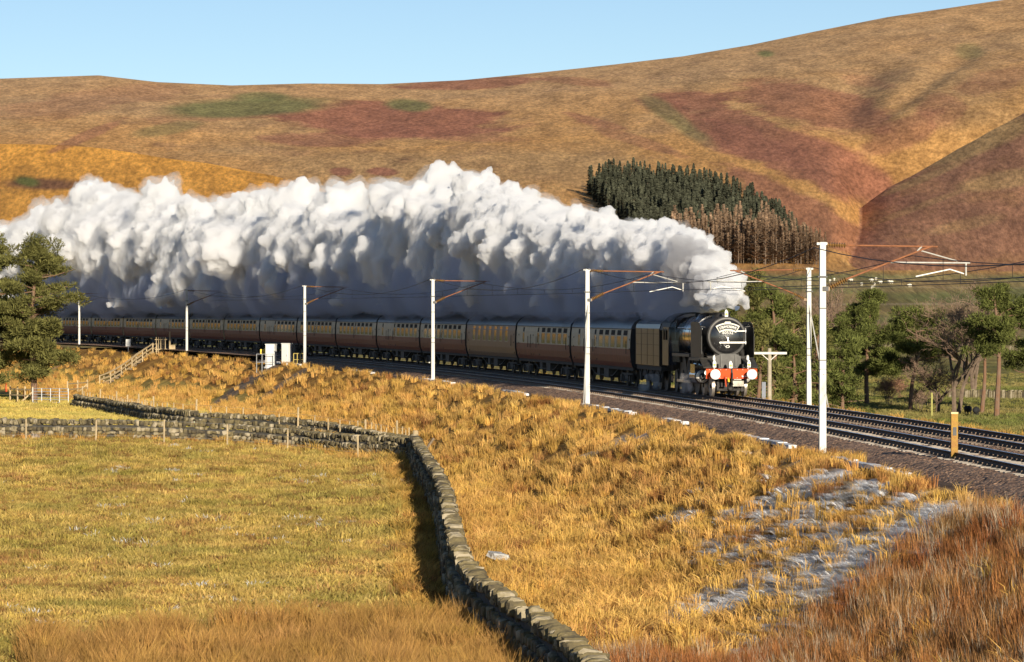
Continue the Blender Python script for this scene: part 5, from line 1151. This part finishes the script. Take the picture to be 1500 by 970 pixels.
def pine(name, label, px, py, top, halfw, crown_from=.25, seed=1, dens=55, m=M_NEED, lean=0, bend=.3, group=None, side=0, base=None, nb=34, leaf=.24, flat=.68, barkm=None):
    g = random.Random(seed); p = base or ray_ground(px, py, 0, 180); s = FPX / p.y; H = (topx(p.x, p.y, p.z)[1] - top) / s; W = halfw / s
    T = empty(name, p); tag(T, label, 'tree', group); tr = MB()
    pts = [Vector((lean * t * H + bend * math.sin(t * 4 + seed) * t, bend * math.cos(t * 3 + seed) * t, t * H * .95 - .3 * (t == 0))) for t in np.linspace(0, 1, 9)]
    tr.tube(pts, [.019 * H * (1 - .85 * t) + .03 for t in np.linspace(0, 1, 9)], 8); cl = []
    def on(t): f = t * 8; i = min(7, int(f)); return pts[i].lerp(pts[i + 1], f - i)
    for k in range(nb):
        t = crown_from + (1 - crown_from) * ((k + g.random()) / nb); prof = math.sin(math.pi * min(1, (t - crown_from) / (1 - crown_from) * .80 + .17)) ** .6
        a = g.uniform(0, 2 * math.pi) if not side else g.uniform(-1.7, 1.7) + (0 if side > 0 else math.pi); L = W * prof * g.uniform(.35, 1.28); b0 = on(t * .93); up = g.uniform(-.05, .4) * L
        e = b0 + Vector((math.cos(a) * L, math.sin(a) * L, up)); mid = b0.lerp(e, .5) + Vector((0, 0, g.uniform(-.1, .15) * L)); tr.tube([b0, mid, e], [.035 + .008 * L, .03 + .004 * L, .012], 5, caps=False)
        for q in range(g.randint(4, 7)):
            f = g.uniform(.4, 1.08); c = b0.lerp(e, f) + Vector((g.uniform(-.3, .3) * L * .5, g.uniform(-.3, .3) * L * .5, g.uniform(-.05, .3))); r = W * g.uniform(.09, .23); cl.append((tuple(c), r, r * flat * g.uniform(.8, 1.2)))
    for q in range(5): c = on(1.0) + Vector((g.uniform(-.3, .3) * W, g.uniform(-.3, .3) * W, g.uniform(-.12, .05) * H * .3)); cl.append((tuple(c), W * .24, W * .17))
    tr.build('trunk', barkm or M_BARKR, T, True); V, F = needle_cloud(cl, dens, leaf, .14, seed); obj('crown', np_mesh('crown', V, F, m), T); return T
def bare_tree(name, label, px, py, top, halfw, seed, m=M_TWIG, stems=1, base=None, depth=6, group=None, wig=.35, fork=.45):
    g = random.Random(seed); p = base or ray_ground(px, py, 0, 180); s = FPX / p.y; H = (topx(p.x, p.y, p.z)[1] - top) / s; W = halfw / s; T = empty(name, p); tag(T, label, 'tree' if H > 3 else 'bush', group); tk = MB(); tw = MB()
    def grow(a, d, L, r, lv):
        n = 3; pts = [a]; dd = d.copy()
        for i in range(n): dd = (dd + Vector((g.uniform(-1, 1), g.uniform(-1, 1), g.uniform(-.4, .6))) * wig * .5).normalized(); pts.append(pts[-1] + dd * L / n)
        (tk if lv < 3 else tw).tube(pts, [r * (1 - .35 * i / n) for i in range(n + 1)], 6 if lv < 2 else 4 if lv < 4 else 3, caps=False)
        if lv >= depth: return
        for i in range(g.choice((2, 3, 3)) if lv else g.choice((3, 4))):
            f = g.uniform(.45, 1) if i else 1; k = f * n; j = min(n - 1, int(k)); st = pts[j].lerp(pts[j + 1], k - j); ax = Vector((g.uniform(-1, 1), g.uniform(-1, 1), g.uniform(-.3, .5))).normalized()
            nd = (dd + ax * fork * 2 * g.uniform(.5, 1.1)).normalized(); nd.normalize(); grow(st, nd, L * g.uniform(.62, .85), max(.011, r * .6), lv + 1)
    L0 = H * .33
    for k in range(stems): grow(Vector((g.uniform(-.25, .25) * (stems > 1), 0, -.2)), Vector((g.uniform(-.25, .25), g.uniform(-.2, .2), 1)).normalized(), L0 * g.uniform(.85, 1.1), .028 * H / (1 + .3 * (stems - 1)), 0)
    tk.build('trunk', M_BARK, T, True); tw.build('twigs', m, T); return T
pine('scots_pine', 'big dense Scots pine beside the steel field gate', 50, 589, 343, 70, .13, 3, 40, M_NEED2, .01, .5, 'Scots pines', nb=56, leaf=.27, flat=.5)
pine('scots_pine', 'tall Scots pine standing close by the gate pine, away from the railway', -16, 588, 338, 70, .12, 5, 40, M_NEED2, -.02, .5, nb=56, leaf=.27, flat=.5)
pine('scots_pine', 'full crowned Scots pine beyond the rails with a reddish shrub at its foot', 1270, 592, 424, 56, .24, 11, 70, M_NEED, .0, .35, nb=36)
pine('scots_pine', 'low spreading Scots pine with a bent trunk between the bare trees', 1334, 601, 450, 60, .48, 12, 70, M_NEED, .02, .8, nb=26)
pine('scots_pine', 'Scots pine with two bare lower trunks and high crown next to the bare tree', 1460, 611, 416, 50, .5, 13, 70, M_NEED, .01, .4, nb=28)
pine('scots_pine', 'slanting companion trunk with a thin crown beside the high crowned pine', 1438, 606, 455, 30, .6, 14, 60, M_NEED, .07, .3, nb=16)
pine('scots_pine', 'half hidden Scots pine standing beyond the high crowned pine', 1512, 600, 430, 46, .3, 15, 70, M_NEED, .0, .3, nb=24)
for i, (px, top, hw, yy, lab) in enumerate([(1098, 392, 44, 268, 'tallest dense green pine close behind the locomotive'), (1132, 418, 46, 258, 'dense green pine behind the telegraph pole'), (1164, 432, 44, 276, 'bushy green pine between the telegraph pole and the far mast'),
        (1072, 430, 30, 262, 'dense pine mostly hidden behind the smokebox'), (1200, 462, 40, 262, 'low bushy pine between the two white masts'), (1236, 490, 38, 255, 'low spreading pine just past the tall white mast'), (1112, 470, 38, 240, 'low dark pine foliage behind the telegraph pole arm'), (1160, 490, 38, 246, 'low dark pine foliage at the foot of the far mast')]):
    x = (px - 750) / FPX * yy; pine('lineside_pine', lab, 0, 0, top, hw, .06, 30 + i, 62, M_NEED if i % 2 else M_NEED2, 0, .3, 'dense pines behind the locomotive', base=Vector((x, yy, Gs(x, yy))), nb=36)
bare_tree('bare_tree', 'gnarled bare tree with twin mossy trunks between the pines', 1402, 608, 425, 40, 5, stems=2, fork=.62, depth=7)
bare_tree('bare_tree', 'dark leaning bare tree with a spray of fine twigs', 1374, 606, 500, 36, 8, stems=2, depth=7, fork=.7)
bare_tree('bare_shrub', 'reddish bare shrub beside the full crowned pine', 1302, 594, 543, 30, 9, m=mat('reddish_twig', (.24, .12, .075), .9, 0, .3, 3), stems=8, depth=5, fork=.6)
bare_tree('bare_shrub', 'grey brown bare shrub right of the reddish one', 1345, 600, 560, 24, 19, stems=6, depth=5, fork=.6)
bare_tree('bare_shrub', 'brown bare shrub behind the foot of the tall white mast', 1240, 588, 540, 26, 20, stems=6, depth=5, fork=.6)
bare_tree('bare_tree', 'brown bare tree behind the gap between the two white masts', 1192, 470, 412, 36, 15, base=Vector(((1192 - 750) / FPX * 420, 420, Gs((1192 - 750) / FPX * 420, 420))), stems=3, depth=6)
bare_tree('bare_tree', 'brown bare tree past the tall white mast, far field side', 1240, 470, 425, 34, 16, base=Vector(((1236 - 750) / FPX * 440, 440, Gs((1236 - 750) / FPX * 440, 440))), stems=3, depth=6)
bare_tree('bare_tree', 'brown bare tree rising behind the gnarled tree and the pine', 1425, 470, 428, 32, 17, base=Vector(((1425 - 750) / FPX * 360, 360, Gs((1425 - 750) / FPX * 360, 360))), stems=2, depth=6)
print('trees', time.time() - T0)
# ---- the far plantation
def conifer(seed, larch):
    g = np.random.default_rng(seed); V = []; n = 0; H = 1.0
    b = MB(); b.tube([(0, 0, 0), (0, 0, .95)], [.016, .004], 5, caps=False); tv = np.array(b.v); tf = [f for f in b.f]
    q = []; nn = 150
    for k in range(nn):
        t = g.random() ** .8 * .95 + (.04 if not larch else .10); t = min(t, .985); r = (.20 if not larch else .17) * (1 - t) ** .75 + .012; a = g.uniform(0, 6.283); rr = r * g.uniform(.5, 1.1); w = .065 if not larch else .045
        c = np.array((math.cos(a) * rr * .5, math.sin(a) * rr * .5, t)); e = np.array((math.cos(a) * rr, math.sin(a) * rr, t - .045 if not larch else t + .03)); sd = np.array((-math.sin(a), math.cos(a), 0)) * w * .5
        q.append(np.array([c * np.array((.2, .2, 1)) - sd * .6, c * np.array((.2, .2, 1)) + sd * .6, e + sd, e - sd]))
    QV = np.concatenate(q); V = np.vstack([tv, QV]); F = np.vstack([np.array(tf), np.arange(len(QV)).reshape(-1, 4) + len(tv)]); mi = [0] * len(tf) + [1] * nn
    return V, F, mi
M_SPR = leaf_mat('dark_spruce_needles', (.07, .076, .054), .1, False, .35, .05); M_LAR = leaf_mat('brown_larch_twigs', (.33, .235, .165), .2, False, .3, .05)
CN = [conifer(k, False) for k in range(4)] + [conifer(10 + k, True) for k in range(3)]
CM = [np_mesh('plantation_conifer', V, F, [M_BARK, M_SPR if i < 4 else M_LAR], midx=mi) for i, (V, F, mi) in enumerate(CN)]
TP = [(862, 285), (905, 270), (975, 272), (1040, 286), (1100, 315), (1150, 345), (1192, 366), (1212, 381), (1205, 388), (1060, 388), (980, 384), (930, 350), (895, 318)]
def inside(px, py):
    r = np.zeros(len(px), bool); n = len(TP)
    for i in range(n):
        (x0, y0), (x1, y1) = TP[i], TP[(i + 1) % n]; c = ((y0 > py) != (y1 > py)) & (px < (x1 - x0) * (py - y0) / (y1 - y0 + 1e-9) + x0); r ^= c
    return r
g = np.random.default_rng(77); yy = g.uniform(1280, 2300, 26000); xx = (g.uniform(858, 1215, 26000) - 750) / FPX * yy; zz = G(xx, yy); ppx, ppy = topx(xx, yy, zz); k = inside(ppx, ppy); xx, yy, zz, ppx, ppy = xx[k], yy[k], zz[k], ppx[k], ppy[k]
keep = []; occ = set()
for i in range(len(xx)):                                     # keep the trees a few metres apart
    key = (int(ppx[i] / 4.0), int(ppy[i] / 5.0))
    if key in occ or g.random() < .02: continue
    occ.add(key); keep.append(i)
keep = sorted(keep, key=lambda i: yy[i]); print('plantation', len(keep))
VV = []; FF = []; MI = []; nb = 0
for j, i in enumerate(keep):
    larch = ppy[i] > 366 + 7 * g.normal() and ppx[i] > 985; h = (17 if larch else 14.5) * g.uniform(.58, 1.22) * float(np.interp(ppx[i], [1120, 1210], [1, .55])); kk = int(g.integers(4, 7)) if larch else int(g.integers(0, 4)); a = g.uniform(0, 6.28); wv = g.uniform(.9, 1.3)
    M = Matrix.Translation((xx[i], yy[i], zz[i] - .3)) @ Matrix.Rotation(a, 4, 'Z') @ Matrix.Diagonal((h * wv, h * wv, h, 1))
    if j < 300:
        o = obj('plantation_tree', CM[kk]); o.matrix_world = M; tag(o, 'bare brown larch in the distant hillside plantation' if larch else 'dark green spruce in the distant hillside plantation', 'tree', 'larches of the hillside plantation' if larch else 'spruces of the hillside plantation')
    else:
        V, F, mi = CN[kk]; A = np.array(M); VV.append(V @ A[:3, :3].T + A[:3, 3]); FF.append(F + nb); MI += [(0 if m_ == 0 else 1 if kk < 4 else 2) for m_ in mi]; nb += len(V)
if VV:
    o = obj('plantation_wood', np_mesh('plantation_wood', np.vstack(VV), np.vstack(FF), [M_BARK, M_SPR, M_LAR], midx=MI)); tag(o, 'dark conifer plantation on the hillside behind the steam', 'wood', kind='stuff')
# ---- sheep
def sheep_mesh(m):
    bl = [(0, 0, .62, .30), (.28, 0, .64, .29), (-.28, 0, .63, .29), (.12, .06, .66, .3), (-.12, -.06, .66, .3), (.58, 0, .74, .14), (.72, 0, .72, .12), (.84, 0, .68, .09), (.66, .10, .8, .05), (.66, -.10, .8, .05)]
    for sx_ in (.3, -.3):
        for sy in (.13, -.13): bl += [(sx_, sy, h, .065) for h in (.06, .16, .26, .36, .44)]
    o = hull('sheep', bl, .05, m, None); me = o.data; bpy.data.objects.remove(o); return me
SH = sheep_mesh(mat('off_white_fleece', (.66, .62, .52), .95, 0, .15, 4)); SHB = sheep_mesh(mat('black_fleece', (.012, .012, .013), .9, 0, .3, 4))
for (px, py) in ((1262, 419), (1277, 413), (1283, 411), (1281, 419), (1290, 416), (1302, 415), (1306, 416), (1247, 413), (1216, 414), (1278, 424), (1333, 421), (1222, 412)):
    o = obj('sheep', SH); q = ray_ground(px, py, 0, 600); o.location = q; o.rotation_euler = (0, 0, rnd.uniform(0, 6.28)); o.scale = (1.15,) * 3; tag(o, 'tiny white sheep grazing in the far green field', 'sheep', 'white sheep on the far field')
for (px, py, a) in ((1418, 609, 1.9), (1430, 611, 1.2)):
    o = obj('sheep', SHB); q = ray_ground(px, py, 0, 200); o.location = q; o.rotation_euler = (0, 0, a); o.scale = (.85,) * 3; tag(o, 'black sheep standing in the rough grass under the bare trees', 'sheep', 'two black sheep')
# ---- low walls and fence posts across the far fields
def far_wall(a, b_, h, m, label):
    p0, p1 = ray_ground(*a, 0, 230), ray_ground(*b_, 0, 230); n = 110; B = MB(); pr = None
    for i in range(n):
        u0, u1 = p0.lerp(p1, i / n), p0.lerp(p1, (i + 1) / n); u0.z, u1.z = Gs(u0.x, u0.y), Gs(u1.x, u1.y); hh = h * rnd.uniform(.75, 1.0)
        d = (u1 - u0).normalized(); s = Vector((-d.y, d.x, 0)) * .3
        B.add([u0 - s - Vector((0, 0, .3)), u0 + s - Vector((0, 0, .3)), u1 + s - Vector((0, 0, .3)), u1 - s - Vector((0, 0, .3)), u0 - s * .7 + Vector((0, 0, hh)), u0 + s * .7 + Vector((0, 0, hh)), u1 + s * .7 + Vector((0, 0, hh)), u1 - s * .7 + Vector((0, 0, hh))], [(0, 3, 2, 1), (4, 5, 6, 7), (0, 1, 5, 4), (1, 2, 6, 5), (2, 3, 7, 6), (3, 0, 4, 7)])
    tag(B.build('field_wall', m), label, 'stone wall', 'far field walls')
far_wall((1225, 506), (1520, 516), 1.0, M_ST, 'pale field wall crossing behind the lineside pines'); far_wall((1390, 583), (1540, 586), .9, M_ST, 'low rubble field wall just beyond the bare trees')
print('all', time.time() - T0)
